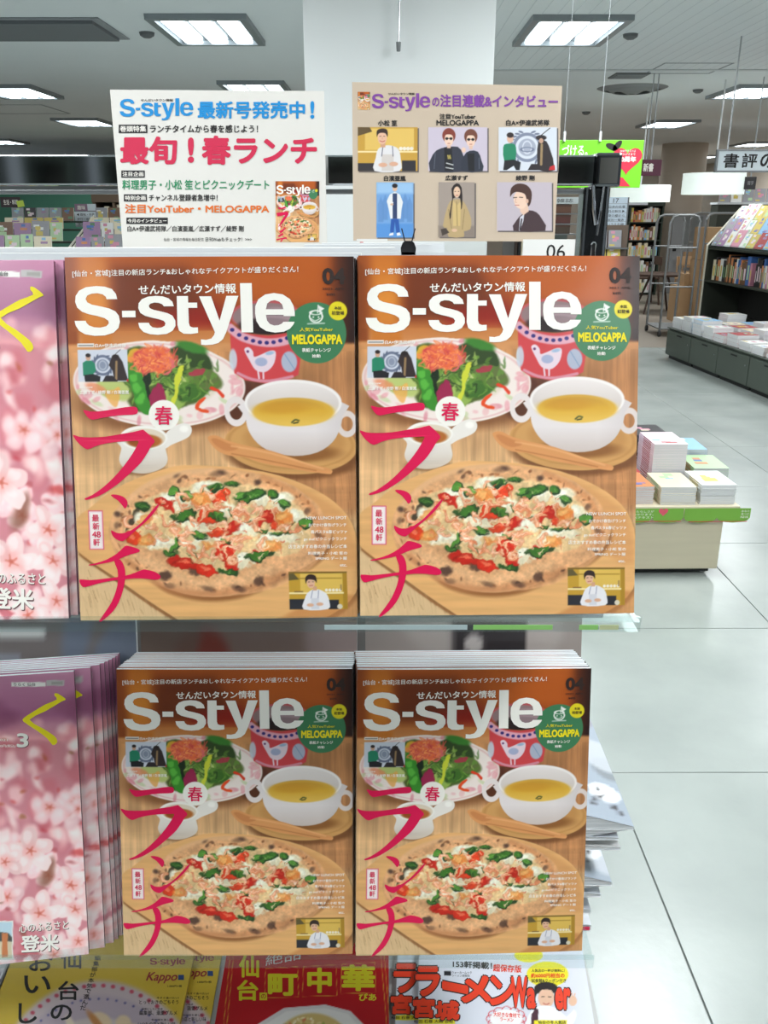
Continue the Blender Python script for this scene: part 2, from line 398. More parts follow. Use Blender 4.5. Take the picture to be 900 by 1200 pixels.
def paint_lunch_cover():
    R = random.Random(5)
    A = Art(414, 294, 756, 726, 2.4, (196, 140, 90))
    # --- back wall and table
    A.rect(410, 290, 760, 400, grad((296, (178, 92, 38)), (345, (160, 78, 30)), (372, (140, 66, 30)), (384, (196, 122, 66)), (402, (206, 140, 86))), 1)
    A.poly([(434, 280), (468, 280), (470, 400), (436, 404)], grad((296, (196, 112, 44)), (350, (222, 140, 56)), (400, (200, 120, 50))), 9)
    A.poly([(410, 280), (431, 280), (432, 412), (410, 412)], (150, 78, 36), 7)
    A.poly([(474, 312), (560, 312), (590, 372), (474, 372)], (112, 54, 26), 16, .85)
    A.poly([(520, 366), (592, 352), (606, 382), (520, 382)], (152, 36, 22), 8, .85)
    A.poly([(600, 285), (716, 285), (716, 360), (600, 350)], (190, 98, 38), 20, .8)
    A.poly([(727, 280), (760, 280), (760, 411), (724, 411)], (84, 44, 28), 12, .95)
    A.poly([(742, 280), (760, 280), (760, 411), (740, 411)], (48, 28, 24), 8, .9)
    A.blur(410, 290, 760, 384, 5)
    A.rect(410, 400, 760, 730, grad((400, (208, 146, 94)), (470, (206, 156, 110)), (560, (214, 172, 126)), (730, (222, 186, 140))), 5)
    A.poly([(600, 408), (760, 408), (760, 600), (640, 600), (590, 470)], (178, 124, 82), 26, .9)
    A.grain(5, .12, 3, 1, 30, (414, 410, 756, 726)); A.grain(1.6, .07, 8, 1, 26, (414, 410, 756, 726)); A.grain(40, .12, 4, 1, 1, (414, 400, 756, 726))
    for k in range(26):
        x = R.uniform(640, 742); y = R.uniform(540, 600); A.line([(x, y), (x + 1, y + R.uniform(12, 34))], .7, (120, 76, 48), .6, .35)
    for k in range(60):
        x = R.uniform(420, 540); y = 682 + R.uniform(0, 12) + (x - 420) * .1; A.line([(x, y), (x + 3.5, y + R.uniform(8, 24))], .6, (128, 88, 56), .5, .45)
    # shadow under the plate as printed in the photograph
    A.ell(528, 470, 104, 34, (120, 74, 44), 14, .75); A.ell(610, 466, 24, 26, (84, 46, 30), 10, .8)
    A.ell(640, 452, 34, 12, (90, 50, 36), 8, .8)
    # --- plate
    A.ell(523, 446, 99, 50, (238, 222, 214), .8, 1, 3)
    A.ell(523, 446, 95.5, 46.5, (216, 160, 158), 1.6, .55, 3, ring=1.6)
    for k in range(46):
        a = R.uniform(0, 6.28); rr = R.uniform(.8, .96)
        A.ell(523 + 99 * rr * math.cos(a), 446 + 50 * rr * math.sin(a), R.uniform(3, 8), R.uniform(1.5, 4), R.choice([(226, 150, 158), (232, 176, 176), (190, 204, 150), (240, 226, 220), (214, 120, 136)]), 1.8, .6, R.uniform(0, 180))
    A.ell(521, 440, 72, 34, (222, 208, 188), 4, 1, 3)
    # --- salad
    for (x, y, rx, ry, an, c) in [(500, 432, 26, 30, 10, (70, 96, 40)), (545, 440, 34, 34, 20, (86, 104, 52)), (556, 424, 30, 22, 10, (58, 78, 40)), (520, 462, 34, 20, 0, (84, 96, 46)),
                                  (470, 452, 20, 12, 20, (186, 196, 120)), (545, 456, 14, 22, 20, (150, 176, 88)), (565, 452, 22, 12, -30, (72, 112, 46)), (575, 440, 22, 12, 20, (104, 116, 66)), (562, 404, 18, 6, 15, (70, 130, 54))]:
        A.ell(x, y, rx, ry, c, 3, 1, an)
    cols = [(96, 132, 54), (128, 166, 72), (54, 76, 36), (176, 192, 110), (40, 58, 32), (110, 150, 66), (204, 208, 150), (84, 120, 54)]
    for k in range(150):
        x = R.gauss(534, 28); y = R.gauss(440, 15)
        if ((x - 532) / 64) ** 2 + ((y - 440) / 32) ** 2 > 1: continue
        A.line([(x, y), (x + R.uniform(-7, 7), y + R.uniform(-6, 6)), (x + R.uniform(-12, 12), y + R.uniform(-10, 10))], R.uniform(1.2, 4.5), R.choice(cols), 1.2, .75, 3, .7)
    A.poly([(498, 416), (506, 420), (506, 440), (512, 476), (504, 480), (494, 462), (489, 440), (490, 424)], (66, 140, 50), 1.2, 1, 5)
    for (x, y) in [(499, 426), (495, 438), (497, 450), (501, 463)]: A.ell(x, y, 4.6, 5.6, (96, 176, 70), 2.4)
    A.poly([(506, 428), (511, 430), (514, 462), (509, 462)], (26, 40, 26), 2, .9, 4)
    A.poly([(546, 428), (553, 424), (549, 440), (541, 470), (536, 468), (541, 446)], (206, 208, 66), 1, 1, 5)
    A.poly([(520, 448), (527, 450), (531, 466), (518, 476), (511, 466)], (158, 46, 82), 1.6, 1, 5)
    A.poly([(560, 432), (576, 428), (572, 436), (562, 438)], (176, 60, 78), 1.2, .9, 4)
    A.line([(574, 463), (568, 468), (566, 475), (578, 478)], 4.4, (226, 82, 38), 1, 1, 5, .3)
    A.line([(583, 451), (590, 454), (596, 460)], 4, (222, 68, 38), 1, 1)
    A.poly([(490, 408), (498, 404), (503, 408), (494, 420), (487, 418)], (230, 176, 60), 1.6, .9, 4)
    A.poly([(470, 452), (476, 450), (476, 466), (470, 472), (460, 456)], (234, 170, 90), 2, .8, 4)
    A.ell(450, 450, 12, 5, (226, 140, 100), 3, .8, 20)
    pc = [(232, 110, 66), (240, 138, 84), (222, 92, 80), (226, 120, 110), (244, 160, 96), (206, 74, 74)]
    A.ell(518, 418, 26, 16, (228, 116, 78), 4)
    for k in range(110):
        a = R.uniform(0, 6.28); r = R.random() ** .6; x = 519 + 25 * r * math.cos(a); y = 418 + 16 * r * math.sin(a)
        A.line([(x, y), (x + R.uniform(-6, 6), y + R.uniform(-5, 5)), (x + R.uniform(-9, 9), y + R.uniform(-7, 7))], R.uniform(.8, 1.8), R.choice(pc), .6, .85, 3)
    for k in range(8): A.line([(536, 414), (540 + k * .6, 424), (534 - k, 436)], 1, (222, 110, 110), .5, .8, 4)
    A.warp(455, 396, 605, 492, 4.5, 9, 3, lambda X, Y: np.clip(1.25 - np.sqrt(((X - 528) / 76) ** 2 + ((Y - 442) / 44) ** 2), 0, 1))
    # --- red cup with a bird
    A.ell(648, 368, 41, 18, (196, 92, 96), 1.4); A.ell(648, 369, 38, 16, (148, 122, 122), 1.6); A.ell(650, 380, 34, 10, (48, 34, 34), 3)
    A.ell(660, 370, 24, 12, (170, 146, 150), 4, .8)
    body = [(606, 372), (612, 381), (630, 389), (650, 391), (672, 388), (688, 380), (687, 412), (683, 436), (668, 444), (645, 446), (622, 442), (610, 434), (607, 410)]
    A.poly(body, (206, 74, 78), 1.2, 1, 0)
    A.line([(607, 382), (622, 393), (648, 399), (672, 396), (688, 386)], 10, (222, 176, 190), 1.6, .9)
    for i in range(11):
        t = i / 10; x = 609 + t * 78; y = 384 + 15 * math.sin(t * math.pi) ** .8; A.ell(x, y, 2.5, 2.2, (58, 50, 120), .8)
    A.line([(614, 434), (630, 441), (650, 443), (676, 438)], 3.4, (214, 160, 176), 1.2, .8)
    A.poly([(622, 407), (627, 404), (632, 409), (633, 415), (640, 413), (652, 408), (658, 410), (656, 422), (650, 430), (643, 433), (634, 430), (628, 420)], (226, 206, 214), 1, 1, 3)
    for (x0, x1) in ((637, 638), (643, 643)): A.line([(x0, 431), (x1, 440)], 2, (226, 206, 214), .6)
    A.ell(641, 421, 7, 5, (130, 150, 190), 1.2, .6); A.ell(651, 411, 5, 2, (130, 170, 200), 1, .7, -10); A.ell(626, 409, 1.6, 1.6, (110, 60, 110), .6)
    A.ell(609, 418, 4.5, 12, (198, 206, 216), 1.6, .9); A.ell(673, 421, 9, 12, (170, 190, 208), 1.6, .9); A.line([(668, 412), (679, 430)], 1, (96, 130, 170), .6, .6)
    # --- small white pitcher
    A.ell(502, 546, 26, 6, (110, 72, 46), 4, .6)
    A.poly([(529, 503), (546, 492), (556, 493), (559, 500), (554, 508), (536, 516), (527, 520)], (232, 224, 216), .8, 1, 5)
    A.ell(550, 498, 5, 4, (244, 238, 230), 2.5)
    A.poly([(475, 510), (477, 520), (474, 534), (480, 544), (492, 549), (508, 549), (524, 543), (530, 534), (528, 520), (530, 508)], grad((505, (236, 230, 222)), (530, (222, 212, 202)), (548, (204, 188, 172))), .8, 1, 5)
    A.ell(503, 508, 27.5, 14, (240, 234, 226), .8); A.ell(504, 509, 24, 11.5, (222, 206, 184), 1); A.ell(504, 512, 20, 8, (178, 108, 52), 2); A.ell(498, 514, 12, 4, (150, 80, 34), 2, .8)
    # --- wooden saucer, bowl, soup, spoon
    A.ell(674, 528, 78, 29, (116, 74, 44), 6, .8, 3)
    A.ell(672, 517, 76, 34, (206, 156, 98), .8, 1, 3); A.ell(672, 515, 71, 29.5, (188, 136, 80), 1.4, .7, 3, ring=1.6); A.ell(676, 512, 58, 22, (190, 138, 82), 4, .7, 3)
    A.ell(676, 527, 50, 10, (136, 88, 48), 6, .8)
    A.ell(610.5, 478, 10.5, 13.5, (228, 216, 212), .6, 1, 0, ring=6); A.ell(737, 493, 9.5, 12, (220, 206, 200), .6, 1, 0, ring=5.5)
    A.poly([(620.5, 468), (621, 484), (624, 500), (634, 515), (650, 525), (676, 530), (702, 526), (720, 514), (729, 498), (732, 484), (732, 468)],
           lambda X, Y: np.array([1., 1, 1]) * 0 + (np.array([226, 216, 214]) / 255 - (np.clip((Y - 500) / 30, 0, 1) * .1)[..., None] * np.array([.9, 1.1, 1.3]) - (np.clip((X - 700) / 30, 0, 1) * .05)[..., None]), .8, 1, 3)
    A.ell(676, 468, 55.7, 26.5, (238, 230, 226), .8); A.ell(676, 469, 52.5, 24, grad((445, (232, 222, 218)), (470, (214, 202, 196)), (492, (216, 200, 170))), 1)
    A.ell(676, 479, 46.5, 16.5, grad((463, (196, 148, 62)), (478, (216, 168, 62)), (494, (228, 188, 92))), 1.6)
    A.ell(676, 479, 44, 15, (226, 186, 84), 3, .4, 0, ring=3)
    A.ell(664, 474, 28, 7, (200, 142, 48), 6, .5); A.line([(674, 491), (678, 488), (682, 489)], 2, (84, 92, 52), .6, .9); A.line([(676, 492), (681, 491)], 1.6, (64, 74, 42), .5)
    A.poly([(577, 510), (580, 506), (588, 506), (598, 511), (618, 517), (650, 524), (690, 538), (716, 545), (718, 550), (712, 551), (680, 546), (640, 538), (618, 531), (600, 529), (586, 522)], (216, 152, 98), .8, 1, 4)
    A.poly([(581, 511), (586, 509), (598, 514), (612, 520), (600, 524), (588, 519)], (200, 132, 82), 2, .9, 4); A.line([(604, 527), (640, 534), (700, 547)], 1.4, (176, 112, 66), 1, .7)
    A.line([(604, 518), (650, 527), (708, 545)], 2, (232, 176, 122), 1.5, .7)
    # --- board under the pizza
    board = [(420, 606), (440, 588), (470, 566), (520, 546), (560, 540), (640, 548), (700, 570), (735, 600), (746, 640), (742, 690), (700, 722), (640, 735), (560, 735), (536, 721), (500, 697), (460, 668), (422, 640)]
    A.poly([(x + 2, y + 5) for x, y in board], (124, 82, 50), 5, .7, 4)
    A.poly(board, (224, 172, 114), 1, 1, 4)
    A.grain(6, .06, 31, 10, 1, (420, 540, 750, 726)); A.poly([(560, 548), (640, 552), (700, 576), (735, 606), (742, 660), (700, 640), (640, 560)], (206, 144, 92), 10, .5, 3)
    A.line([(534, 722), (500, 700), (460, 671), (424, 644)], 2.2, (150, 100, 60), 1.2, .8)
    A.poly([(414, 640), (470, 680), (526, 722), (526, 730), (414, 730)], (214, 182, 140), 3, .8)
    for k in range(90):
        x = R.uniform(424, 540); y = R.uniform(650, 712)
        if y > 650 + (x - 424) * .52 + 4: A.line([(x, y), (x + 2.6, y + R.uniform(5, 13))], .5, R.choice([(150, 112, 76), (186, 150, 108)]), .4, .6)
    A.poly([(690, 700), (720, 690), (746, 694), (746, 726), (640, 726)], (188, 124, 72), 6, .6)
    # --- pizza
    crust = [(460, 614), (462, 602), (470, 590), (488, 572), (512, 557), (540, 548), (570, 544), (600, 545), (630, 550), (660, 559), (684, 572), (700, 590), (706, 606), (716, 620), (708, 640), (690, 656), (664, 668), (636, 680), (610, 690), (580, 694), (552, 692), (524, 684), (508, 672), (492, 660), (474, 646), (463, 630)]
    A.poly([(x + 1, y + 5) for x, y in crust], (128, 78, 44), 6, .75, 4)
    A.poly(crust, (216, 164, 118), 1, 1, 4)
    w, X, Y = A.win(455, 540, 720, 698); n = fbm(X, Y, 9, 5, 4); m = fbm(X, Y, 4, 9, 3)
    inside = lambda X, Y: np.clip(1.02 - np.sqrt(((X - 586) / 128) ** 2 + ((Y - 619) / 75) ** 2), 0, 1) > 0
    A.ell(586, 619, 127, 74, lambda X, Y: np.array([222, 168, 122]) / 255 * (.82 + .36 * fbm(X, Y, 8, 5, 4))[..., None], 2, .7)
    A.line([(470, 596), (500, 566), (540, 550), (580, 546)], 6, (232, 184, 138), 3, .6)
    A.line([(480, 652), (520, 682), (560, 690), (610, 686), (660, 668)], 7, (190, 128, 86), 4, .6)
    A.line([(490, 646), (525, 664), (560, 676), (600, 676), (640, 662)], 9, (230, 182, 136), 5, .6)
    A.line([(640, 556), (684, 580), (702, 612), (700, 636)], 8, (206, 140, 92), 4, .6)
    for k in range(44):
        a = R.uniform(0, 6.28); rr = R.uniform(.86, .97)
        A.ell(586 + 127 * rr * math.cos(a), 619 + 73 * rr * math.sin(a), R.uniform(.8, 3.4), R.uniform(.7, 2), R.choice([(128, 78, 50), (96, 60, 44), (160, 98, 60), (74, 50, 42)]), 1.4, .65, R.uniform(0, 180))
    for (x, y, rx, ry, al) in [(523, 669, 8, 6, .8), (558, 661, 8, 6, .7), (572, 684, 8, 3, .5), (470, 597, 4, 3, .8), (468, 610, 3, 4, .5), (592, 548, 5, 2, .7), (634, 561, 4, 3, .8), (629, 676, 6, 5, .7), (606, 684, 8, 4, .6), (540, 552, 3, 1.4, .6), (688, 594, 4, 3, .6), (528, 681, 6, 3, .4), (700, 622, 4, 3, .5), (586, 550, 7, 3, .4)]:
        A.ell(x, y, rx, ry, (66, 48, 44), 3.4, al, R.uniform(-30, 30))
    A.poly([(478, 612), (486, 594), (506, 578), (540, 566), (580, 560), (612, 562), (640, 568), (672, 584), (690, 604), (692, 622), (680, 638), (656, 648), (630, 652), (600, 668), (574, 664), (548, 652), (520, 644), (498, 636), (484, 626)],
           lambda X, Y: (np.array([224, 190, 140]) / 255 * (.84 + .3 * fbm(X, Y, 7, 77, 3))[..., None]), 3, 1, 4)
    A.poly([(484, 600), (496, 588), (490, 606), (480, 618)], (52, 44, 36), 2, .8, 3)
    # sauce glints, cheese pools
    for (x, y, rx, ry, an) in [(538, 580, 20, 9, 10), (574, 566, 18, 7, -5), (560, 608, 18, 8, 5), (600, 588, 10, 6, 0), (618, 612, 14, 9, -10), (614, 652, 10, 10, 20), (520, 632, 16, 7, -10), (548, 632, 12, 8, 10), (566, 626, 12, 6, 0), (640, 640, 10, 8, 10), (660, 582, 14, 9, -20), (676, 600, 10, 8, 20), (652, 626, 24, 8, -8), (590, 596, 12, 5, 0), (497, 602, 9, 5, 20), (636, 582, 10, 8, 0), (590, 624, 10, 5, 0), (492, 626, 6, 5, 0)]:
        A.ell(x, y, rx, ry, (228, 218, 188), 3, .95, an); A.ell(x - rx * .2, y - ry * .25, rx * .55, ry * .5, (242, 238, 220), 3, .8, an)
    reds = [(524, 585, 12, 6, 25), (574, 598, 8, 10, -50), (488, 624, 10, 8, 5), (590, 574, 12, 6, -8), (590, 616, 15, 5, -14), (548, 656, 18, 5, 4), (572, 660, 12, 6, 20), (592, 640, 12, 9, -30), (640, 602, 13, 6, -30), (588, 578, 9, 5, 10), (628, 646, 5, 9, 10), (654, 606, 9, 6, -20), (600, 612, 10, 5, -10), (534, 651, 8, 3, 0), (600, 656, 10, 6, 20)]
    for (x, y, rx, ry, an) in reds:
        A.ell(x, y + 1, rx, ry, (150, 38, 24), 1.6, .8, an); A.ell(x, y, rx, ry, R.choice([(210, 54, 34), (220, 72, 40), (196, 46, 32)]), 1.2, 1, an); A.ell(x - 2, y - 1.5, rx * .4, ry * .3, (240, 130, 96), 1.2, .8, an)
    greens = [(498, 588, 9, 6, 30), (536, 571, 6, 7, 0), (552, 574, 8, 6, -10), (586, 566, 10, 4, -5), (548, 600, 14, 8, 8), (585, 602, 8, 4, 20), (564, 620, 10, 5, 10), (536, 634, 4, 14, 30), (528, 646, 10, 3, 10), (594, 627, 6, 5, -20), (626, 577, 16, 7, -20), (650, 575, 7, 6, 20), (664, 586, 6, 4, 0), (636, 616, 8, 3, 0), (634, 646, 16, 7, -10), (686, 608, 8, 7, -10), (584, 566, 5, 3, 0), (596, 664, 12, 4, 0), (604, 562, 8, 3, -4), (660, 620, 12, 3, -10), (602, 598, 7, 3, 30), (614, 576, 8, 4, 0)]
    for (x, y, rx, ry, an) in greens:
        A.ell(x, y, rx, ry, (36, 62, 34), 1.6, .95, an); A.ell(x - 1, y - 1, rx * .8, ry * .7, R.choice([(74, 124, 50), (60, 100, 44), (96, 150, 62)]), 1.6, .9, an)
        for q in range(3): A.line([(x + R.uniform(-rx, rx) * .7, y + R.uniform(-ry, ry) * .7), (x + R.uniform(-rx, rx) * .7, y + R.uniform(-ry, ry) * .7)], .8, (132, 178, 92), .5, .6)
    # little shrimps: pale curls with orange shading
    sh = [(530, 604, 0), (550, 588, 60), (512, 600, 120), (508, 610, 30), (566, 575, 10), (570, 586, 80), (562, 606, 140), (566, 596, 200), (546, 632, 0), (552, 622, 90), (540, 616, 30), (508, 628, 0), (520, 622, 60), (604, 592, 10), (612, 600, 100), (618, 590, 60), (630, 596, 200), (656, 598, 30), (662, 606, 120), (672, 612, 10), (660, 614, 190), (606, 630, 40), (600, 640, 130), (614, 624, 0), (590, 634, 80), (582, 646, 20), (574, 640, 120), (588, 610, 170), (580, 590, 0), (546, 578, 100), (590, 586, 60), (624, 604, 10), (634, 610, 90), (598, 620, 20), (604, 650, 60), (514, 594, 30), (558, 640, 10), (642, 634, 60), (650, 640, 140), (578, 570, 20), (566, 582, 60), (486, 606, 40)]
    for i, (x, y, an) in enumerate(sh):
        t = math.radians(an); r = R.uniform(4.2, 6.8); base = R.choice([(236, 170, 130), (240, 186, 150), (230, 150, 108)])
        pts = [(x + r * math.cos(t + a) * 1.2, y + r * math.sin(t + a) * .85) for a in (0, .8, 1.6, 2.4, 3.2, 3.9)]
        A.line(pts, 5.4, (196, 104, 66), 1.2, .8, 3, .35); A.line(pts, 4.4, base, 1, 1, 3, .35)
        for q in range(1, 6): A.ell(pts[q][0], pts[q][1], .5, 2, (214, 116, 76), .5, .6, math.degrees(t) + q * 45)
        A.line([(px - .6, py - .9) for px, py in pts[1:5]], 1.1, (250, 222, 196), .7, .7)
    for (x, y, rx, ry, an) in [(500, 604, 7, 5, 0), (502, 628, 10, 6, -10), (566, 578, 12, 8, 0), (660, 600, 9, 9, 20), (648, 636, 10, 6, -20), (572, 632, 8, 5, 20)]:
        A.ell(x, y, rx, ry, (226, 136, 62), 2.4, .75, an); A.ell(x - 1, y - 1, rx * .5, ry * .5, (244, 190, 120), 2, .7, an)
    for k in range(150):
        a = R.uniform(0, 6.28); r = R.random() ** .5 * .92; x = 586 + 104 * r * math.cos(a); y = 612 + 50 * r * math.sin(a)
        c = R.choice([(240, 200, 166), (228, 136, 96), (244, 214, 184), (208, 92, 60), (250, 236, 214), (60, 88, 42)])
        A.line([(x, y), (x + R.uniform(-3, 3), y + R.uniform(-2, 2)), (x + R.uniform(-6, 6), y + R.uniform(-4, 4))], R.uniform(.7, 1.7), c, .5, .8, 3, .5)
    A.warp(456, 540, 722, 700, 7, 11, 5, lambda X, Y: np.clip(2.2 * (1.0 - np.sqrt(((X - 588) / 132) ** 2 + ((Y - 619) / 78) ** 2)), 0, 1))
    A.warp(456, 540, 722, 700, 2, 4, 15, lambda X, Y: np.clip(2.2 * (1.0 - np.sqrt(((X - 588) / 130) ** 2 + ((Y - 619) / 76) ** 2)), 0, 1))
    pz = lambda X, Y: np.clip(12 * (1.0 - np.sqrt(((X - 587) / 126) ** 2 + ((Y - 619) / 73) ** 2)), 0, 1)
    A.grain(3, .09, 91, 1, 1, (450, 536, 726, 704), mask=pz); A.grain(26, .12, 92, 1, 1, (450, 536, 726, 704), mask=pz); A.tone(1.07, .99, -.02)
    # --- inset photographs
    A.rect(430.5, 406, 488, 443, (206, 208, 218))
    A.ell(459, 424, 10.5, 10.5, (92, 100, 124), 1, .9, 0, ring=3); A.ell(459, 424, 7, 7, (128, 136, 156), 1, .9); A.ell(459, 424, 4, 5, (206, 208, 218), 1, .7, ring=1)
    for sg in (-1, 1):
        for k in range(7):
            a = math.radians(-60 + k * 20); A.ell(459 + sg * 12 * math.cos(a), 424 + 12 * math.sin(a), 2.4, 1, (88, 96, 118), .6, .9, math.degrees(a) * sg + 50)
    A.poly([(436, 421), (440, 418.5), (446, 418.5), (450, 422), (451, 430), (446, 436), (436, 436)], (38, 128, 96), .6); A.ell(442.5, 415, 2.8, 3.6, (206, 160, 134), .5); A.ell(442.5, 412.4, 3, 2.2, (40, 30, 30), .5)
    A.poly([(437, 435), (448, 434), (456, 437), (455, 443), (438, 443)], (32, 30, 34), .5)
    A.poly([(470, 414), (477, 412), (482, 420), (488, 442), (472, 442), (470, 430), (466, 424)], (52, 40, 40), .6); A.line([(470, 415), (480, 406)], .6, (60, 50, 50), .3); A.line([(475, 420), (474, 440)], 2.6, (150, 120, 84), .6); A.ell(474, 414, 4, 2.4, (40, 30, 30), .5)
    A.poly([(458, 443), (462, 436), (470, 436), (476, 443)], (44, 36, 40), .6); A.rect(486, 440, 488, 443, (190, 40, 40))
    A.rect(430.5, 398.8, 450, 403, (236, 230, 222), .2); A.line([(432, 401), (448.6, 401)], 1.2, (70, 60, 56), .2, .7, 0)
    A.rect(665, 665, 732, 709, (190, 148, 50)); A.rect(678, 666, 727, 690, (216, 178, 84), 1); A.rect(665, 665, 732, 667, (120, 92, 40), .6); A.rect(727, 667, 732, 709, (168, 128, 40), .6)
    A.rect(665, 689, 728, 691, (236, 216, 160), .4); A.rect(665, 672, 726, 673.4, (170, 132, 50), .4); A.poly([(665, 667), (671, 667), (677, 674), (665, 675)], (96, 84, 50), .6)
    for x in (708, 712, 716, 720, 724): A.ell(x, 686.6, 1.7, 1.7, (232, 222, 206), .4)
    A.rect(671, 687.6, 681, 689, (130, 96, 50), .3); A.rect(724, 680, 726, 687, (160, 130, 80), .3)
    A.rect(665, 697, 684, 709, (44, 44, 50), .8); A.rect(710, 698, 722, 709, (40, 40, 46), .8); A.ell(723, 706, 3, 3, (210, 200, 180), .5)
    A.poly([(681, 709), (683, 696), (686, 690), (692, 686), (700, 686), (708, 691), (711, 700), (709, 709)], (226, 222, 224), .6, 1, 3)
    A.line([(692, 687), (690, 696)], .7, (120, 120, 150), .3); A.line([(699, 687), (698, 696)], .7, (120, 120, 150), .3); A.rect(690, 696, 699, 709, (206, 204, 210), .8)
    A.ell(689, 704, 4, 2, (214, 166, 136), .6); A.ell(700, 703, 4, 2, (214, 166, 136), .6); A.rect(692.5, 682, 697, 687, (206, 156, 124), .6)
    A.ell(690.3, 678, 4.6, 6.4, (220, 174, 144), .5); A.poly([(684.5, 679), (684, 672), (689, 668), (696, 670), (697, 678), (694.5, 675), (688, 674), (685.6, 676)], (50, 36, 32), .5, 1, 3)
    A.line([(688.6, 681.4), (692.4, 681)], .8, (180, 90, 80), .3); A.line([(687.4, 677), (689, 676.8)], .6, (60, 40, 36), .3); A.line([(691.8, 676.6), (693.6, 676.8)], .6, (60, 40, 36), .3)
    # --- badges
    A.ell(527.5, 482, 17.6, 17.6, (244, 238, 228), .4)
    A.rect(435.6, 592.6, 452.8, 638.4, (214, 70, 110), .3); A.rect(436.6, 593.6, 451.8, 637.4, (238, 214, 214), .3); A.rect(438.2, 595.4, 450.2, 635.6, (244, 232, 226), .4)
    A.ell(705.2, 387.8, 34, 35.2, (62, 122, 82), .4); A.ell(730.2, 362.6, 10.6, 10.8, (226, 208, 32), .4)
    A.ell(705, 369, 7.2, 6.8, (232, 232, 224), .3, ring=1.5); A.ell(705, 364.5, 6.4, 2.4, (232, 232, 224), .3, ring=1); A.line([(699, 371), (704, 374), (710, 371)], 1, (232, 232, 224), .2); A.ell(702, 369.6, .9, .9, (232, 232, 224), .2); A.ell(708, 369.6, .9, .9, (232, 232, 224), .2)
    A.poly([(708, 356), (715, 360), (709, 364)], (232, 232, 224), .2); A.line([(708, 356), (707, 365)], 1.1, (232, 232, 224), .2); A.line([(712, 366), (713, 369), (712, 372)], 1, (232, 232, 224), .2)
    A.line([(695.5, 377.4), (714.5, 376.8)], 1.5, (200, 214, 200), .3, .85, 0)
    return A
def blossom(A, x, y, r, R, col=(246, 206, 208), core=(196, 112, 92), soft=1.0, rot=None):
    t0 = R.uniform(0, 6.28) if rot is None else rot
    for k in range(5):
        t = t0 + k * 2 * PI / 5; cx = x + math.cos(t) * r * .58; cy = y + math.sin(t) * r * .58; j = R.uniform(.92, 1.04)
        A.ell(cx, cy, r * .52, r * .36, tuple(min(255, c * j) for c in col), soft, .95, math.degrees(t)); A.ell(cx - r * .08, cy - r * .08, r * .3, r * .18, (252, 228, 226), soft * 1.6, .6, math.degrees(t))
    for k in range(5):
        t = t0 + .6 + k * 2 * PI / 5; A.line([(x, y), (x + math.cos(t) * r * .24, y + math.sin(t) * r * .24)], r * .07, core, soft * .5, .75, 0)
    A.ell(x, y, r * .1, r * .1, core, soft, .7); A.ell(x, y, r * .42, r * .42, (224, 130, 126), r * .4, .3)

def paint_blossom_cover(k=1.0):
    """in the frame of a close-up: origin (0,750), six times enlarged; the cover reaches left of it"""
    R = random.Random(11); A = Art(-1300, 200, 680, 2440, .42 * k, (204, 140, 148))
    A.rect(-1400, 100, 800, 700, grad((200, (190, 140, 162)), (520, (160, 106, 134)), (640, (196, 138, 150)), (700, (224, 164, 168))), 20)
    for i in range(170):
        x = R.uniform(-1300, 680); y = R.uniform(560, 2440); A.ell(x, y, R.uniform(30, 110), R.uniform(20, 70), R.choice([(236, 184, 186), (246, 212, 210), (214, 132, 140), (250, 226, 222), (200, 120, 128), (252, 234, 230)]), 50, .7, R.uniform(0, 180))
    for i in range(90): A.ell(R.uniform(-1300, 700), R.uniform(720, 1420), R.uniform(30, 80), R.uniform(20, 50), R.choice([(250, 222, 218), (244, 204, 204), (252, 234, 230), (190, 104, 112)]), 46, .75, R.uniform(0, 180))
    for i in range(60):
        x = R.uniform(-1300, 680); y = R.uniform(700, 2440); A.ell(x, y, R.uniform(8, 24), R.uniform(8, 20), R.choice([(200, 84, 84), (176, 92, 60), (190, 74, 84), (150, 100, 60)]), 26, .6)
    for i in range(16): A.ell(R.uniform(-1300, 600), R.uniform(300, 620), R.uniform(50, 120), R.uniform(30, 80), R.choice([(136, 84, 110), (204, 156, 172), (120, 70, 96)]), 80, .55)
    for i in range(52):
        x = R.uniform(-1300, 660); y = R.uniform(1100, 2440); blossom(A, x, y, R.uniform(70, 150), R, soft=34 if y < 1500 else 14)
    for i in range(30): A.ell(R.uniform(-1300, 660), R.uniform(1300, 2440), R.uniform(14, 40), R.uniform(10, 30), R.choice([(168, 84, 88), (140, 86, 70), (186, 100, 104)]), 24, .7)
    A.ell(330, 1640, 40, 110, (126, 84, 66), 40, .7, 20); A.ell(560, 1500, 60, 20, (196, 70, 70), 26, .7)
    for (x, y, r) in [(220, 1490, 140), (500, 1720, 120), (290, 1910, 130), (530, 1900, 110), (40, 1560, 110), (-120, 1800, 130), (560, 2120, 110), (380, 2200, 110)]:
        blossom(A, x, y, r * 1.1, R, (250, 214, 212), soft=5)
    A.rect(-1400, 2290, 800, 2500, (206, 138, 142), 60, .5)
    A.warp(-1300, 560, 680, 2440, 26, 120, 4); A.blur(-1300, 200, 680, 2440, 3); A.tone(1.14, 1.08, .0)
    A.rect(80, 296, 318, 328, (236, 232, 226), 2); A.rect(324, 282, 452, 322, (186, 180, 178), 2); A.rect(360, 292, 440, 314, (160, 156, 150), 3)
    A.rect(-260, 1975, 92, 2245, (240, 236, 230), 2); A.rect(-252, 1983, 84, 2237, (190, 214, 226), 2); A.poly([(-252, 2100), (-100, 2040), (60, 2060), (84, 2090), (84, 2120), (-252, 2140)], (82, 84, 80), 4)
    A.rect(-252, 2120, 84, 2237, (214, 200, 170), 4); A.rect(14, 2060, 54, 2230, (206, 128, 84), 3); A.rect(-150, 2090, -120, 2230, (196, 120, 80), 3)
    return A

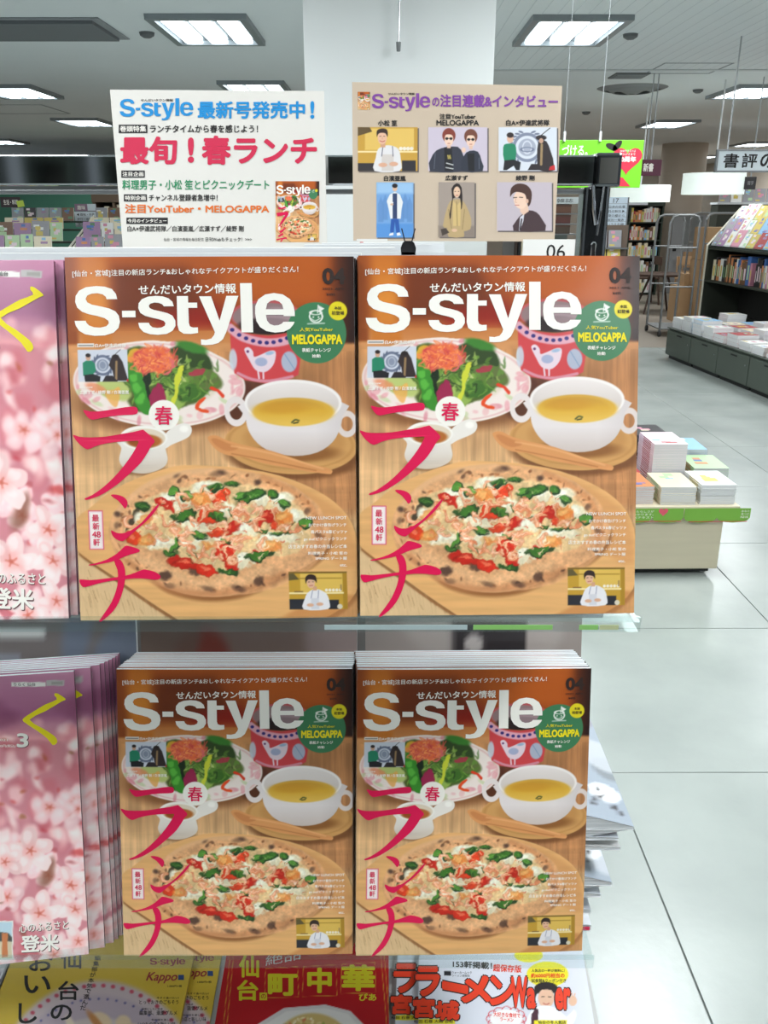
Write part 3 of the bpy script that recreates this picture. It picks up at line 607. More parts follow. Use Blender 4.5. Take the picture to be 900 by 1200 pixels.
def portrait(A, x0, y0, x1, y1, kind):
    W = x1 - x0; H = y1 - y0
    X = lambda t: x0 + t * W
    Y = lambda t: y0 + t * H
    A.rect(x0 + 4, y0 + 4, x1 + 5, y1 + 5, (92, 84, 84), 2)
    def E(a, b, ra, rb, c, s=3, al=1, an=0): A.ell(X(a), Y(b), ra * H, rb * H, c, s, al, an)
    def Q(pts, c, s=2, al=1, sm=0): A.poly([(X(a), Y(b)) for a, b in pts], c, s, al, sm)
    def L(pts, w, c): A.line([(X(a), Y(b)) for a, b in pts], w, c, .8, 1)
    if kind == 'cook':
        A.rect(x0, y0, x1, y1, (196, 152, 62), 1); A.rect(X(.12), Y(.03), X(.96), Y(.52), (222, 184, 96), 6); Q([(0, 0), (.2, 0), (.24, .1), (0, .2)], (96, 76, 46)); A.rect(X(0), Y(.54), X(1), Y(.58), (236, 214, 160), 2); A.rect(X(.94), y0, x1, Y(.54), (190, 146, 60), 3)
        for t in (.72, .78, .84, .9): A.ell(X(t), Y(.49), 7, 7, (230, 220, 204), 2)
        A.rect(x0, Y(.82), X(.3), y1, (50, 46, 50), 2); A.rect(X(.74), Y(.76), X(.97), y1, (44, 42, 48), 2)
        Q([(.28, 1), (.3, .7), (.34, .5), (.45, .42), (.56, .42), (.68, .5), (.72, .74), (.7, 1)], (222, 218, 218), 3, 1, 3); A.rect(X(.4), Y(.62), X(.6), y1, (206, 196, 190), 3)
        L([(.42, .44), (.4, .66)], 3, (90, 90, 110)); L([(.58, .44), (.59, .66)], 3, (90, 90, 110)); E(.42, .86, .1, .05, (216, 166, 138), 3); E(.6, .84, .1, .05, (216, 166, 138), 3)
        A.rect(X(.38), Y(.32), X(.46), Y(.46), (206, 156, 126), 4); E(.41, .24, .105, .15, (224, 178, 150), 3); Q([(.32, .22), (.32, .08), (.4, .03), (.49, .06), (.5, .22), (.46, .14), (.38, .13), (.34, .16)], (54, 38, 34), 2, 1, 3)
        L([(.37, .31), (.41, .33), (.45, .31)], 3, (190, 96, 84)); L([(.365, .21), (.39, .205)], 2, (50, 36, 32)); L([(.43, .205), (.455, .21)], 2, (50, 36, 32)); L([(.41, .23), (.412, .27)], 1.5, (190, 140, 116))
    if kind == 'duo':
        A.rect(x0, y0, x1, y1, (198, 186, 200), 1)
        Q([(.03, 1), (.08, .62), (.22, .48), (.42, .44), (.56, .52), (.6, 1)], (52, 54, 66), 2, 1, 2); Q([(.27, .46), (.4, .46), (.42, 1), (.28, 1)], (30, 30, 34)); Q([(.56, 1), (.6, .66), (.7, .54), (.84, .56), (.9, .76), (.92, 1)], (46, 50, 62), 2, 1, 2); Q([(.66, .6), (.78, .6), (.78, 1), (.68, 1)], (26, 26, 30))
        for a in (.33, .35, .37): L([(a, .64), (a + .01, .72)], 3, (196, 176, 90))
        L([(.31, .82), (.42, .86)], 4, (200, 200, 200)); L([(.3, .92), (.42, .95)], 4, (190, 190, 190)); L([(.12, .6), (.1, .95)], 2, (100, 104, 118)); L([(.86, .7), (.86, .95)], 2, (100, 104, 118))
        for (a, b, hc) in ((.35, .22, (128, 56, 44)), (.72, .24, (112, 64, 48))):
            E(a, b - .03, .15, .17, hc, 3); E(a, b + .06, .1, .155, (232, 198, 176), 3); Q([(a - .1, b), (a - .09, b - .12), (a + .02, b - .16), (a + .1, b - .1), (a + .1, b + .02), (a + .04, b - .05), (a - .05, b - .05)], hc, 2, 1, 3)
            E(a - .035, b + .04, .035, .03, (26, 24, 28), 2); E(a + .035, b + .04, .035, .03, (26, 24, 28), 2); L([(a - .06, b + .035), (a + .06, b + .035)], 2, (26, 24, 28)); L([(a - .02, b + .15), (a + .02, b + .15)], 2.6, (176, 96, 90)); A.rect(X(a - .03), Y(b + .18), X(a + .03), Y(b + .26), (222, 184, 162), 3)
        E(.6, .52, .05, .06, (226, 190, 168), 3)
    if kind == 'crest':
        A.rect(x0, y0, x1, y1, (208, 212, 220), 1); cx, cy = X(.49), Y(.46)
        A.ell(cx, cy, .3 * H, .3 * H, (116, 124, 146), 2, .9, 0, ring=.07 * H); A.ell(cx, cy, .2 * H, .2 * H, (150, 156, 174), 3, .8); A.ell(cx, cy, .1 * H, .14 * H, (214, 216, 224), 2, .8, 0, ring=4); A.ell(cx, cy + 8, .14 * H, .05 * H, (96, 104, 128), 2, .8, 0, ring=3)
        for sg in (-1, 1):
            for k in range(10):
                a = math.radians(-68 + k * 14); A.ell(cx + sg * .38 * H * math.cos(a), cy + .38 * H * math.sin(a), .06 * H, .022 * H, (104, 112, 134), 1.5, .95, math.degrees(a) * sg + 50 * sg)
        Q([(.08, .46), (.13, .38), (.26, .38), (.3, .46), (.3, .64), (.26, .78), (.1, .78)], (34, 128, 92), 2, 1, 2); E(.2, .26, .075, .1, (214, 170, 146), 3); E(.2, .18, .08, .06, (44, 34, 34), 3)
        Q([(.1, .76), (.26, .74), (.38, .8), (.36, .98), (.3, .98), (.26, .88), (.14, .98), (.08, .98)], (30, 30, 34), 2)
        Q([(.68, .34), (.78, .3), (.86, .42), (.96, .98), (.7, .98), (.66, .7)], (46, 38, 40), 2, 1, 2); E(.73, .24, .12, .06, (36, 28, 30), 3); L([(.66, .26), (.88, .02)], 3, (50, 42, 44)); L([(.74, .4), (.73, .85)], 9, (150, 126, 90)); E(.73, .31, .05, .06, (190, 150, 126), 2); Q([(.88, .9), (.96, .86), (.97, .98), (.86, .98)], (190, 40, 44)); Q([(.5, .98), (.56, .84), (.68, .84), (.72, .98)], (40, 34, 38))
    if kind == 'coat':
        A.rect(x0, y0, x1, y1, (112, 156, 206), 1); A.rect(x0, y0, x1, Y(.2), (150, 186, 220), 16); A.rect(x0, Y(.75), x1, y1, (86, 142, 204), 10)
        for (a, h) in ((.12, .3), (.24, .26), (.78, .24), (.9, .3), (.68, .3)): Q([(a - .07, h + .42), (a - .08, h + .1), (a, h - .04), (a + .08, h + .1), (a + .07, h + .42)], (88, 130, 182), 5, .6)
        Q([(.36, .22), (.5, .17), (.64, .22), (.72, .36), (.68, .5), (.66, .66), (.38, .66), (.34, .5), (.28, .34)], (222, 222, 222), 2, 1, 1); Q([(.44, .2), (.56, .2), (.56, .66), (.44, .66)], (46, 62, 100)); Q([(.4, .66), (.6, .66), (.64, .9), (.54, .92), (.5, .72), (.47, .92), (.37, .9)], (40, 84, 160)); Q([(.36, .93), (.46, .91), (.46, .96), (.34, .97)], (230, 228, 226)); Q([(.55, .92), (.63, .91), (.67, .96), (.56, .97)], (230, 228, 226))
        E(.5, .1, .045, .065, (214, 176, 150), 2); E(.5, .06, .05, .04, (34, 28, 32), 2); L([(.34, .34), (.44, .37)], 6, (226, 222, 218)); E(.42, .4, .03, .02, (214, 176, 150), 2)
    if kind == 'robe':
        A.rect(x0, y0, x1, y1, (158, 144, 134), 1); A.rect(x0, Y(.8), x1, y1, (136, 122, 112), 12)
        Q([(.26, .42), (.4, .32), (.62, .32), (.76, .42), (.9, .66), (.88, .86), (.7, .9), (.7, 1), (.28, 1), (.24, .84), (.12, .8)], (182, 156, 112), 3, 1, 2); Q([(.4, .34), (.52, .42), (.62, .34), (.6, .8), (.4, .8)], (204, 176, 118), 3); L([(.5, .36), (.52, .8)], 3, (150, 126, 84)); L([(.72, .5), (.66, .86)], 3, (150, 128, 90)); L([(.28, .5), (.36, .84)], 3, (150, 128, 90))
        Q([(.38, .3), (.36, .12), (.5, .02), (.64, .1), (.66, .4), (.62, .5), (.6, .3), (.4, .3), (.34, .66), (.3, .6)], (38, 28, 28), 2, 1, 2); E(.51, .18, .062, .1, (222, 186, 158), 2); L([(.48, .24), (.54, .24)], 2.5, (176, 80, 76)); L([(.45, .17), (.48, .168)], 2, (50, 36, 34)); L([(.54, .168), (.57, .17)], 2, (50, 36, 34)); E(.44, .88, .05, .03, (214, 176, 146), 2); Q([(.06, .86), (.2, .84), (.3, .92), (.1, .98)], (70, 60, 54), 2)
    if kind == 'suit':
        A.rect(x0, y0, x1, y1, (188, 176, 184), 1); Q([(.3, 1), (.36, .78), (.46, .66), (.58, .58), (.72, .62), (.82, .76), (.88, 1)], (66, 48, 52), 2, 1, 2); Q([(.4, 1), (.42, .72), (.5, .64), (.48, .8), (.42, 1)], (206, 204, 212), 2); L([(.45, .76), (.42, .98)], 5, (36, 30, 36))
        Q([(.42, .5), (.56, .46), (.58, .6), (.48, .68), (.42, .6)], (222, 186, 164), 3); E(.43, .36, .14, .19, (230, 196, 174), 3, 1, -6)
        Q([(.24, .3), (.26, .12), (.38, .03), (.54, .06), (.63, .2), (.62, .4), (.57, .5), (.54, .36), (.5, .24), (.36, .2), (.28, .24)], (70, 44, 38), 2, 1, 3); L([(.33, .47), (.4, .475)], 3, (190, 110, 100)); L([(.3, .32), (.36, .315)], 3, (56, 40, 36)); L([(.41, .31), (.47, .315)], 3, (56, 40, 36)); L([(.345, .34), (.335, .41), (.36, .42)], 2, (196, 150, 130)); E(.55, .39, .03, .045, (214, 172, 150), 2)

BEIGE_PHOTOS = [('cook', 62, 190, 287, 355), ('duo', 327, 190, 550, 355), ('crest', 592, 190, 812, 355), ('coat', 132, 398, 271, 605), ('robe', 366, 397, 502, 603), ('suit', 586, 397, 793, 580)]
def paint_beige_poster():
    A = Art(30, 10, 850, 640, 1.0, (196, 177, 156)); A.grain(60, .02, 5)
    for k, x0, y0, x1, y1 in BEIGE_PHOTOS: portrait(A, x0, y0, x1, y1, k)
    return A
def paste(A, x0, y0, x1, y1, B):
    """a small print of picture B on picture A"""
    w, X, Y = A.win(x0, y0, x1, y1); bx = B.x0 + 4 + (X - x0) / (x1 - x0) * (B.W / B.k - 8); by = B.y0 + 4 + (Y - y0) / (y1 - y0) * (B.H / B.k - 8)
    a = ((X >= x0) & (X <= x1) & (Y >= y0) & (Y <= y1)).astype(float); A.im[w] = A.im[w] * (1 - a[..., None]) + B.sample(bx, by) * a[..., None]

def paint_gourmet_cover():
    """yellow cover; close-up frame origin (0,1100), 3.46 times"""
    R = random.Random(2); A = Art(-60, -80, 800, 900, .7, (206, 176, 66))
    A.rect(-80, -100, 820, 900, grad((-80, (176, 150, 84)), (60, (196, 168, 72)), (200, (214, 182, 60)), (900, (200, 160, 50))), 5)
    A.ell(400, 620, 420, 450, (206, 188, 190), 30, 1); A.ell(400, 640, 380, 410, (190, 172, 184), 26, .9); A.ell(400, 660, 330, 340, (216, 202, 196), 20, .9)
    for k in range(26):
        t = math.radians(200 + k * 140 / 25); A.ell(400 + 400 * math.cos(t), 620 + 430 * math.sin(t), 9, 8, (196, 70, 90), 6, .9); A.ell(400 + 370 * math.cos(t + .05), 640 + 396 * math.sin(t + .05), 5, 5, (90, 90, 150), 5, .8)
    for k in range(60):
        A.ell(R.uniform(180, 620), R.uniform(330, 850), R.uniform(20, 60), R.uniform(12, 36), R.choice([(224, 180, 110), (236, 210, 170), (200, 130, 70), (214, 160, 90), (240, 226, 200)]), 14, .9, R.uniform(0, 180))
    return A
def paint_chinese_cover():
    """red cover; close-up frame origin (230,1100), 3.6 times"""
    R = random.Random(3); A = Art(60, -60, 900, 900, .6, (176, 14, 24)); g = (206, 150, 50)
    for x in (132, 146): A.line([(x + 12, 60), (x - 22, 420), (x - 60, 880)], 3, g, 1, 1, 0)
    for x in (778, 792): A.line([(x, 60), (x + 30, 420), (x + 66, 880)], 3, g, 1, 1, 0)
    for (x0, x1, yt, yb) in ((290, 432, 126, 250), (450, 594, 118, 244), (612, 758, 108, 232)): A.line([(x0 + 2, yt), (x1 - 4, yt - 8), (x1, yb - 4), (x0 - 2, yb), (x0 + 2, yt)], 2.4, g, .8, 1, 0)
    A.poly([(240, 372), (370, 292), (545, 278), (650, 305), (745, 400), (760, 620), (620, 760), (380, 770), (240, 640)], (214, 208, 206), 3); A.poly([(262, 380), (380, 306), (540, 292), (640, 318), (722, 408), (736, 612), (610, 736), (390, 746), (262, 630)], (228, 224, 220), 4)
    A.ell(490, 540, 200, 226, (206, 178, 110), 14)
    for k in range(320):
        t = R.uniform(0, 6.28); r = R.random() ** .5; A.ell(490 + 190 * r * math.cos(t), 540 + 215 * r * math.sin(t), R.uniform(5, 12), R.uniform(3, 7), R.choice([(222, 200, 140), (236, 220, 170), (196, 150, 80), (210, 120, 80), (150, 160, 70), (240, 230, 200)]), 2, .9, R.uniform(0, 180))
    A.rect(60, 770, 900, 900, (150, 8, 20), 4)
    return A
def paint_noodle_cover():
    """white cover; close-up frame origin (450,1100), 3.6 times"""
    R = random.Random(4); A = Art(60, 0, 900, 900, .7, (214, 216, 226))
    A.ell(690, 150, 88, 54, (232, 220, 40), 2); A.ell(610, 70, 60, 30, (232, 220, 40), 2)
    A.poly([(640, 205), (646, 196), (690, 186), (728, 196), (732, 240), (722, 232), (700, 222), (676, 222), (650, 232)], (36, 28, 28), 2)
    A.ell(684, 250, 34, 42, (226, 184, 156), 2); A.poly([(636, 250), (634, 206), (660, 186), (700, 184), (730, 200), (732, 246), (722, 224), (690, 214), (660, 218), (646, 232)], (34, 26, 28), 2, 1, 3)
    A.line([(672, 272), (684, 278), (698, 272)], 4, (186, 84, 76), 1); A.line([(664, 246), (676, 244)], 3, (50, 36, 34), 1); A.line([(692, 244), (704, 246)], 3, (50, 36, 34), 1)
    A.poly([(600, 420), (606, 330), (640, 290), (672, 282), (700, 284), (740, 300), (770, 330), (800, 300), (812, 324), (790, 372), (760, 380), (750, 420)], (236, 236, 240), 2, 1, 2); A.poly([(618, 420), (622, 320), (640, 292), (652, 300), (646, 420)], (70, 36, 50), 2)
    A.ell(796, 262, 18, 22, (226, 184, 156), 2); A.line([(800, 250), (806, 232)], 6, (226, 184, 156), 1); A.line([(786, 252), (780, 236)], 6, (226, 184, 156), 1); A.line([(792, 248), (793, 230)], 6, (226, 184, 156), 1)
    for t in range(12): A.ell(516 + 64 * math.cos(t * .524), 338 + 36 * math.sin(t * .524), 20, 16, (206, 60, 70), 1, 1, 0, ring=3)
    A.ell(516, 338, 68, 40, (240, 236, 236), 2); A.rect(632, 344, 772, 362, (232, 220, 40), 1); A.rect(120, 338, 300, 360, (232, 220, 40), 1); A.rect(60, 400, 900, 900, (196, 130, 60), 20)
    A.ell(430, 700, 300, 230, (230, 226, 220), 4); A.ell(430, 700, 260, 190, (176, 110, 50), 6)
    for k in range(90): x = R.uniform(230, 600); y = R.uniform(560, 830); A.line([(x, y), (x + R.uniform(-60, 60), y + 20), (x + R.uniform(-60, 60), y + 50)], 6, R.choice([(226, 186, 110), (236, 206, 140)]), 2, .9)
    A.rect(252, 136, 282, 156, (30, 30, 36), 1)
    return A
def paint_vague(seed, cols, base):
    """an out-of-reach cover seen only as patches"""
    R = random.Random(seed); A = Art(0, 0, 100, 130, .6, base)
    for k in range(16): A.ell(R.uniform(0, 100), R.uniform(0, 130), R.uniform(8, 30), R.uniform(6, 26), R.choice(cols), 5, .85, R.uniform(0, 180))
    for k in range(5): y = R.uniform(6, 120); x = R.uniform(6, 50); A.rect(x, y, x + R.uniform(16, 44), y + R.uniform(2, 7), R.choice([(240, 240, 236), (40, 36, 40)] + cols), .6, .9)
    return A
# ================================================================ materials
M_PAGE = pages_mat(); M_PRINT = print_mat('printed_cover', .42, .10); M_CARD = print_mat('printed_card', .6, 0.1)
M_CHROME = mat('dark_chrome', (120, 122, 126), .12, 1); M_CHROMEL = mat('bright_chrome', (200, 202, 206), .15, 1); M_BLACK = mat('black_lacquer', (20, 21, 23), .12, 0, coat=.6)
M_STEEL = mat('grey_steel', (150, 152, 154), .3, .8, noise=(8, .06, (1, 1, 1)))
M_ACR = acrylic()
M_INKW = mat('white_ink', (246, 241, 232), .45); M_INKM = mat('magenta_ink', (218, 6, 76), .4); M_INKK = mat('black_ink', (30, 26, 26), .5); M_INKY = mat('yellow_ink', (240, 222, 20), .45)
M_INKP = mat('purple_ink', (124, 62, 150), .5); M_INKB = mat('blue_ink', (18, 138, 204), .5); M_INKC = mat('crimson_ink', (206, 38, 76), .5); M_INKG = mat('green_ink', (36, 140, 92), .5); M_INKO = mat('orange_ink', (226, 112, 36), .5)
M_INKR = mat('red_ink', (228, 58, 20), .45); M_INKL = mat('lime_ink', (206, 196, 30), .45); M_INKD = mat('brown_ink', (44, 26, 20), .5); M_INKS = mat('silver_ink', (196, 196, 196), .5); M_INKWINE = mat('wine_ink', (150, 40, 50), .5)
M_BROWN = mat('brown_cover', (104, 60, 36), .4); M_PURPLE = mat('plum_cover', (96, 54, 72), .35, coat=.3); M_WHITEC = mat('white_cover', (226, 228, 230), .45, noise=(20, .02, (1, 1, 1)))

# ================================================================ magazines
def magazine(name, label, cat, loc, M, W, H, T, cover, letters=(), back=None, group=None, spine=1, bow=0):
    """Empty at the foot of the magazine; pages, cover wrap, printed front and its lettering are the parts"""
    o = thing(name, label, cat, loc, group=group, M=M.to_4x4())
    key = ('mag', W, H, T, bow, (back or M_BROWN).name, spine)
    if key not in _g:
        n = 9 if bow else 2; xs = [-W / 2 + .0008 + (W - .0016) * i / (n - 1) for i in range(n)]
        fr = [(x, .0004 - (bow * (1 - (2 * x / W) ** 2) if bow else 0)) for x in xs]
        a = MB(); a.prism(fr + [(W / 2 - .0008, T - .0002), (-W / 2 + .0008, T - .0002)], 'z', .0006, H - .00015)
        b = MB(); b.box(-W / 2, T - .00016, 0, W / 2, T, H); sp = MB(); sp.box(W / 2 - .0003 if spine > 0 else -W / 2, 0.0001, 0, W / 2 if spine > 0 else -W / 2 + .0003, T, H)
        c = MB(); c.prism([(-W / 2, .0001)] + fr[1:-1] + [(W / 2, .0001)] + [(W / 2, .00018)] + [(x, y + .0001) for x, y in fr[1:-1]][::-1] + [(-W / 2, .00018)], 'z', 0, H)
        _g[key] = (a.mesh('pages', M_PAGE), b.mesh('back_cover', M_WHITEC), c.mesh('cover_paper', back or M_BROWN), sp.mesh('spine', back or M_BROWN))
    pg, bk, fc, sp = _g[key]
    obj('pages', pg, o); obj('back_cover', bk, o); obj('spine', sp, o)
    if cover is not None:
        obj('front_cover', cover, o)
        for nm, me in letters: obj(nm, me, o)
    else: obj('front_cover', fc, o)
    return o

LEAN = 14.3
MW, MH = .232, .297
A_LUNCH = paint_lunch_cover(); A_BLOS = paint_blossom_cover()

# --- the lunch cover: laid out once in the frame of the photograph, in front of the copy it was read from
S = Sheet(MW, MH, (.096, .6503, 1.1788), pose(1.77, 15.39, .23), bow=.0016)
C1 = lambda x, y: (415 + x / 5, 295 + y / 5)
def T(sh, batch, body, o, k, x0, y0, x1, y1, bold=.01, **kw): sh.text(batch, body, o[0] + x0 / k, o[1] + y0 / k, o[0] + x1 / k, o[1] + y1 / k, bold, **kw)
a1, a2, a3, a5, a6, a7 = (415, 295), (580, 295), (415, 395), (415, 530), (580, 530), (415, 620)
S.logo('title', 428.6, 330.6, 681, 401.4)
T(S, 'title', 'せんだいタウン情報', (0, 0), 1, 503.4, 331.4, 615, 342.6, .022, slope=-.012)
T(S, 'cap', '[仙台・宮城]注目の新店ランチ&おしゃれなテイクアウトが盛りだくさん！', (0, 0), 1, 428, 313.0, 686.5, 321.2, .012, slope=-.014)
T(S, 'dark', '04', a2, 5, 668, 92, 800, 187, .04); T(S, 'dark', '2021 APR.', a2, 5, 666, 206, 798, 218, .012); T(S, 'dark', '¥495', a2, 5, 688, 236, 738, 252, .015)
T(S, 'cap', '白A×伊達武将隊', a1, 5, 180, 520, 360, 542, .015); T(S, 'cap', 'interview', a3, 5, 82, 264, 158, 277, .01); T(S, 'cap', '広瀬すず / 綾野 剛 / 白濱亜嵐', a3, 5, 82, 290, 366, 312, .015)
T(S, 'mag', '春', a3, 5, 510, 383, 612, 491, .02)
for ch, b in zip(['最', '新', '48', '軒'], [(125, 337, 165, 377), (127, 384, 166, 425), (122, 434, 172, 471), (127, 478, 166, 520)]): T(S, 'mag', ch, a5, 5, *b, .012)
BR = lambda o, pts: [(o[0] + x / 5, o[1] + y / 5) for x, y in pts]
S.poly('mag', BR(a3, [(98, 402), (140, 412), (200, 410), (280, 398), (340, 388), (392, 385), (411, 396), (410, 424), (380, 432), (320, 434), (260, 440), (200, 450), (150, 460), (125, 448), (108, 425)]), sm=2)
S.poly('mag', BR(a3, [(32, 546), (70, 558), (130, 562), (220, 558), (300, 545), (380, 532), (430, 520), (448, 524), (500, 575), (500, 596), (484, 612), (462, 650), (428, 700), (395, 735), (340, 785), (280, 835), (200, 888), (140, 914), (95, 926), (88, 916), (130, 898), (200, 850), (260, 795), (320, 730), (372, 660), (405, 604), (410, 584), (380, 584), (300, 588), (220, 598), (160, 614), (115, 632), (80, 612), (50, 580)]), sm=2)
S.poly('mag', BR(a5, [(238, 222), (270, 220), (310, 232), (332, 255), (334, 280), (320, 302), (305, 285), (280, 255), (258, 240)]), sm=2)
S.poly('mag', BR(a5, [(234, 428), (262, 442), (300, 446), (350, 428), (410, 385), (470, 320), (512, 275), (514, 288), (480, 335), (430, 385), (370, 435), (335, 465), (308, 488), (290, 492), (260, 480), (240, 458)]), sm=2)
S.poly('mag', BR(a7, [(95, 180), (140, 170), (200, 150), (260, 116), (300, 80), (322, 68), (380, 84), (396, 98), (385, 108), (340, 120), (300, 135), (250, 157), (180, 173), (110, 185)]), sm=2)
S.poly('mag', BR(a7, [(40, 266), (100, 270), (180, 262), (260, 252), (330, 238), (400, 212), (425, 208), (480, 222), (510, 245), (505, 262), (480, 268), (430, 262), (360, 260), (300, 266), (220, 275), (140, 292), (70, 312), (52, 306), (42, 292)]), sm=2, lift=.0003)
S.poly('mag', BR(a7, [(244, 156), (280, 150), (302, 190), (307, 240), (300, 290), (280, 360), (245, 430), (200, 480), (155, 514), (145, 508), (180, 460), (220, 400), (250, 330), (262, 270), (262, 210)]), sm=2, lift=.0002)
T(S, 'cap', '表紙チャレンジ', a2, 5, 540, 551, 705, 575, .02); T(S, 'cap', '始動', a2, 5, 597, 587, 645, 607, .02); T(S, 'yel', '人気YouTuber', a2, 5, 530, 433, 720, 456, .012); T(S, 'yel', 'MELOGAPPA', a2, 5, 485, 473, 772, 530, .045)
T(S, 'dark', '本誌', a2, 5, 731, 312, 773, 331, .02); T(S, 'dark', '初登場', a2, 5, 716, 339, 787, 361, .02)
for t, b in [('NEW LUNCH SPOT', (535, 351, 768, 369)), ('おでかけ春告げランチ', (548, 391, 766, 412)), ('春パスタ&春ピッツァ', (560, 431, 768, 452)), ('go out!ピクニックランチ', (518, 473, 766, 496)), ('店主おすすめ春の弁当レシピ本', (428, 515, 766, 538)), ('料理男子・小松 笙の', (540, 557, 766, 576)), ('SPRING デート服', (582, 587, 764, 606)), ('etc.', (722, 631, 762, 645))]:
    T(S, 'cap', t, a6, 5, *b, .014)
LUNCH_LET = S.lettering({'title': ('title_lettering', M_INKW), 'cap': ('caption_lettering', M_INKW), 'mag': ('headline_lettering', M_INKM), 'dark': ('date_lettering', M_INKD), 'yel': ('badge_lettering', M_INKY)})
LUNCH = S.grid('front_cover', A_LUNCH, 420, 534, M_PRINT)
S0 = Sheet(MW, MH, (.096, .6503, 1.1788), pose(1.77, 15.39, .23)); LUNCH_LOW = S0.grid('front_cover', A_LUNCH, 24, 30, M_PRINT)

def lunch_stack(loc, yaw, lean, roll, n, lab_front, lab_rest, grp, step=.0045, spread=0.0006, seed=1):
    R = random.Random(seed); M = pose(yaw, lean, roll)
    f = magazine('lunch_magazine', lab_front, 'magazine', loc, M, MW, MH, .0044, LUNCH, LUNCH_LET, back=M_WHITEC, spine=-1, bow=.0016)
    proto = None
    for k in range(1, n):
        p = (loc[0] + R.uniform(-spread, spread) - .0004 * k * (1 if loc[0] > 0 else -1.2), loc[1] + k * step / math.cos(math.radians(lean)) + .0014, loc[2] - .00085 * k + R.uniform(-.0001, .0001))
        if proto is None: proto = magazine('lunch_magazine', lab_rest, 'magazine', p, M, MW, MH, .0044, LUNCH_LOW, back=M_WHITEC, group=grp, spine=-1)
        else: copy_thing(proto, p)
    return f
lunch_stack((-.1384, .6475, 1.1762), 1.41, 13.54, -.09, 5, 'brown pizza cover lunch magazine on the upper shelf, beside the pink blossom magazine', 'lunch magazine hidden behind the front copy on the upper shelf, left pile', 'copies behind the upper left lunch magazine', seed=1)
lunch_stack((.096, .6503, 1.1788), 1.77, 15.39, .23, 5, 'brown lunch magazine with a pizza cover at the right end of the upper shelf', 'lunch magazine hidden behind the front copy on the upper shelf, right pile', 'copies behind the upper right lunch magazine', seed=2)
lunch_stack((-.148, .6689, .7863), 1.04, 14.05, .42, 11, 'front lunch magazine of the left pile on the lower shelf, beside the pink magazines', 'lunch magazine in the lower left pile with only its white page edges showing', 'copies behind the lower left lunch magazine', seed=3)
lunch_stack((.0874, .671, .7860), 2.83, 13.57, 1.12, 12, 'front lunch magazine of the right pile on the lower shelf, above the ramen magazine', 'lunch magazine in the lower right pile with only its white page edges showing', 'copies behind the lower right lunch magazine', seed=4)

# --- the blossom cover, laid out in front of the lower copy
SB = Sheet(MW, MH, (-.419, .6588, .7792), pose(10.16, 14.9, 1.3), 0, 750, 6)
SB.poly('yel', [(385, 374), (410, 378), (458, 410), (458, 422), (430, 434), (320, 500), (208, 560), (300, 620), (380, 672), (402, 704), (398, 726), (370, 738), (330, 690), (250, 630), (166, 574), (168, 548), (230, 506), (320, 452), (400, 418), (384, 392)], sm=2)
SB.text('yel', 'りら', -1050, 380, -200, 740, .02)
SB.text('wht', '3', 118, 655, 200, 755, .03); SB.text('wht', '500円(税込)', -20, 734, 110, 758, .015); SB.text('wht', '2021', -20, 694, 54, 710, .015)
SB.text('wht', '心のふるさと', 134, 840, 482, 908, .014, slope=-.09) if False else None
SB.text('blk', 'りらく 仙台', 98, 300, 250, 324, .012)
SB2 = lambda y: y + 1140  # the lower close-up starts 190 px further down
SB.text('wht', '心のふるさと', 134, SB2(843), 482, SB2(905), .016, slope=-.075); SB.text('wht', '登米', 146, SB2(930), 415, SB2(1052), .03, slope=-.06)
SB.text('shd', '心のふるさと', 137, SB2(847), 486, SB2(909), .03, slope=-.075, lift=.00018); SB.text('shd', '登米', 150, SB2(935), 420, SB2(1057), .045, slope=-.06, lift=.00018)
SB.text('shd', '3', 121, 659, 205, 760, .045, lift=.00018)
BLOS_LET = SB.lettering({'yel': ('title_lettering', M_INKY), 'wht': ('caption_lettering', M_INKW), 'blk': ('small_lettering', M_INKK), 'shd': ('lettering_shadow', mat('rose_brown_ink', (110, 62, 66), .5))})
BLOS = SB.grid('front_cover', A_BLOS, 240, 310, M_PRINT); BLOS_LOW = SB.grid('front_cover', A_BLOS, 70, 90, M_PRINT)
Mb = pose(10.16, 14.9, 1.3)
magazine('blossom_magazine', 'front pink blossom magazine on the lower shelf, purple top and white number 3', 'magazine', (-.419, .6588, .7792), Mb, MW, MH, .0055, BLOS, BLOS_LET, back=M_PURPLE, spine=1)
offs = [(.0135, .0095), (.0205, .0165), (.0235, .022), (.0262, .0275), (.0282, .033), (.030, .0385), (.031, .044), (.031, .050)]
for k, (dx, dy) in enumerate(offs):
    c = BLOS_LOW
    magazine('blossom_magazine', ['second pink cherry blossom magazine on the lower shelf, fanned out just behind the front copy', 'third pink cherry blossom magazine of the fanned lower pile, a narrow strip showing'][k] if k < 2 else 'pink blossom magazine deep in the lower pile with only plum spine and page edge showing', 'magazine',
             (-.419 + dx, .6588 + dy, .7792 - .0010 * (k + 1)), pose(10.16 + .1 * k, 14.9, 1.3), MW, MH, .0050, c, BLOS_LET[:1] if k < 2 else (), back=M_PURPLE, group=None if k < 2 else 'blossom magazines deep in the lower pile', spine=1)
Mu = pose(2.5, 14.9, -.1)
magazine('blossom_magazine', 'pink cherry blossom magazine at the left end of the upper shelf', 'magazine', (-.383, .6468, 1.1742), Mu, MW, MH, .0052, BLOS, BLOS_LET, back=M_PURPLE, spine=1)
for k in range(2):
    magazine('blossom_magazine', ['pink blossom magazine right behind the upper front copy, its dark plum spine showing', 'rearmost pink blossom magazine on the upper shelf, a pale strip showing beside the lunch magazine'][k], 'magazine',
             (-.383 + .0058 * (k + 1), .6468 + .0062 * (k + 1), 1.1742), Mu, MW, MH, .005, BLOS_LOW, (), back=M_PURPLE, spine=1)

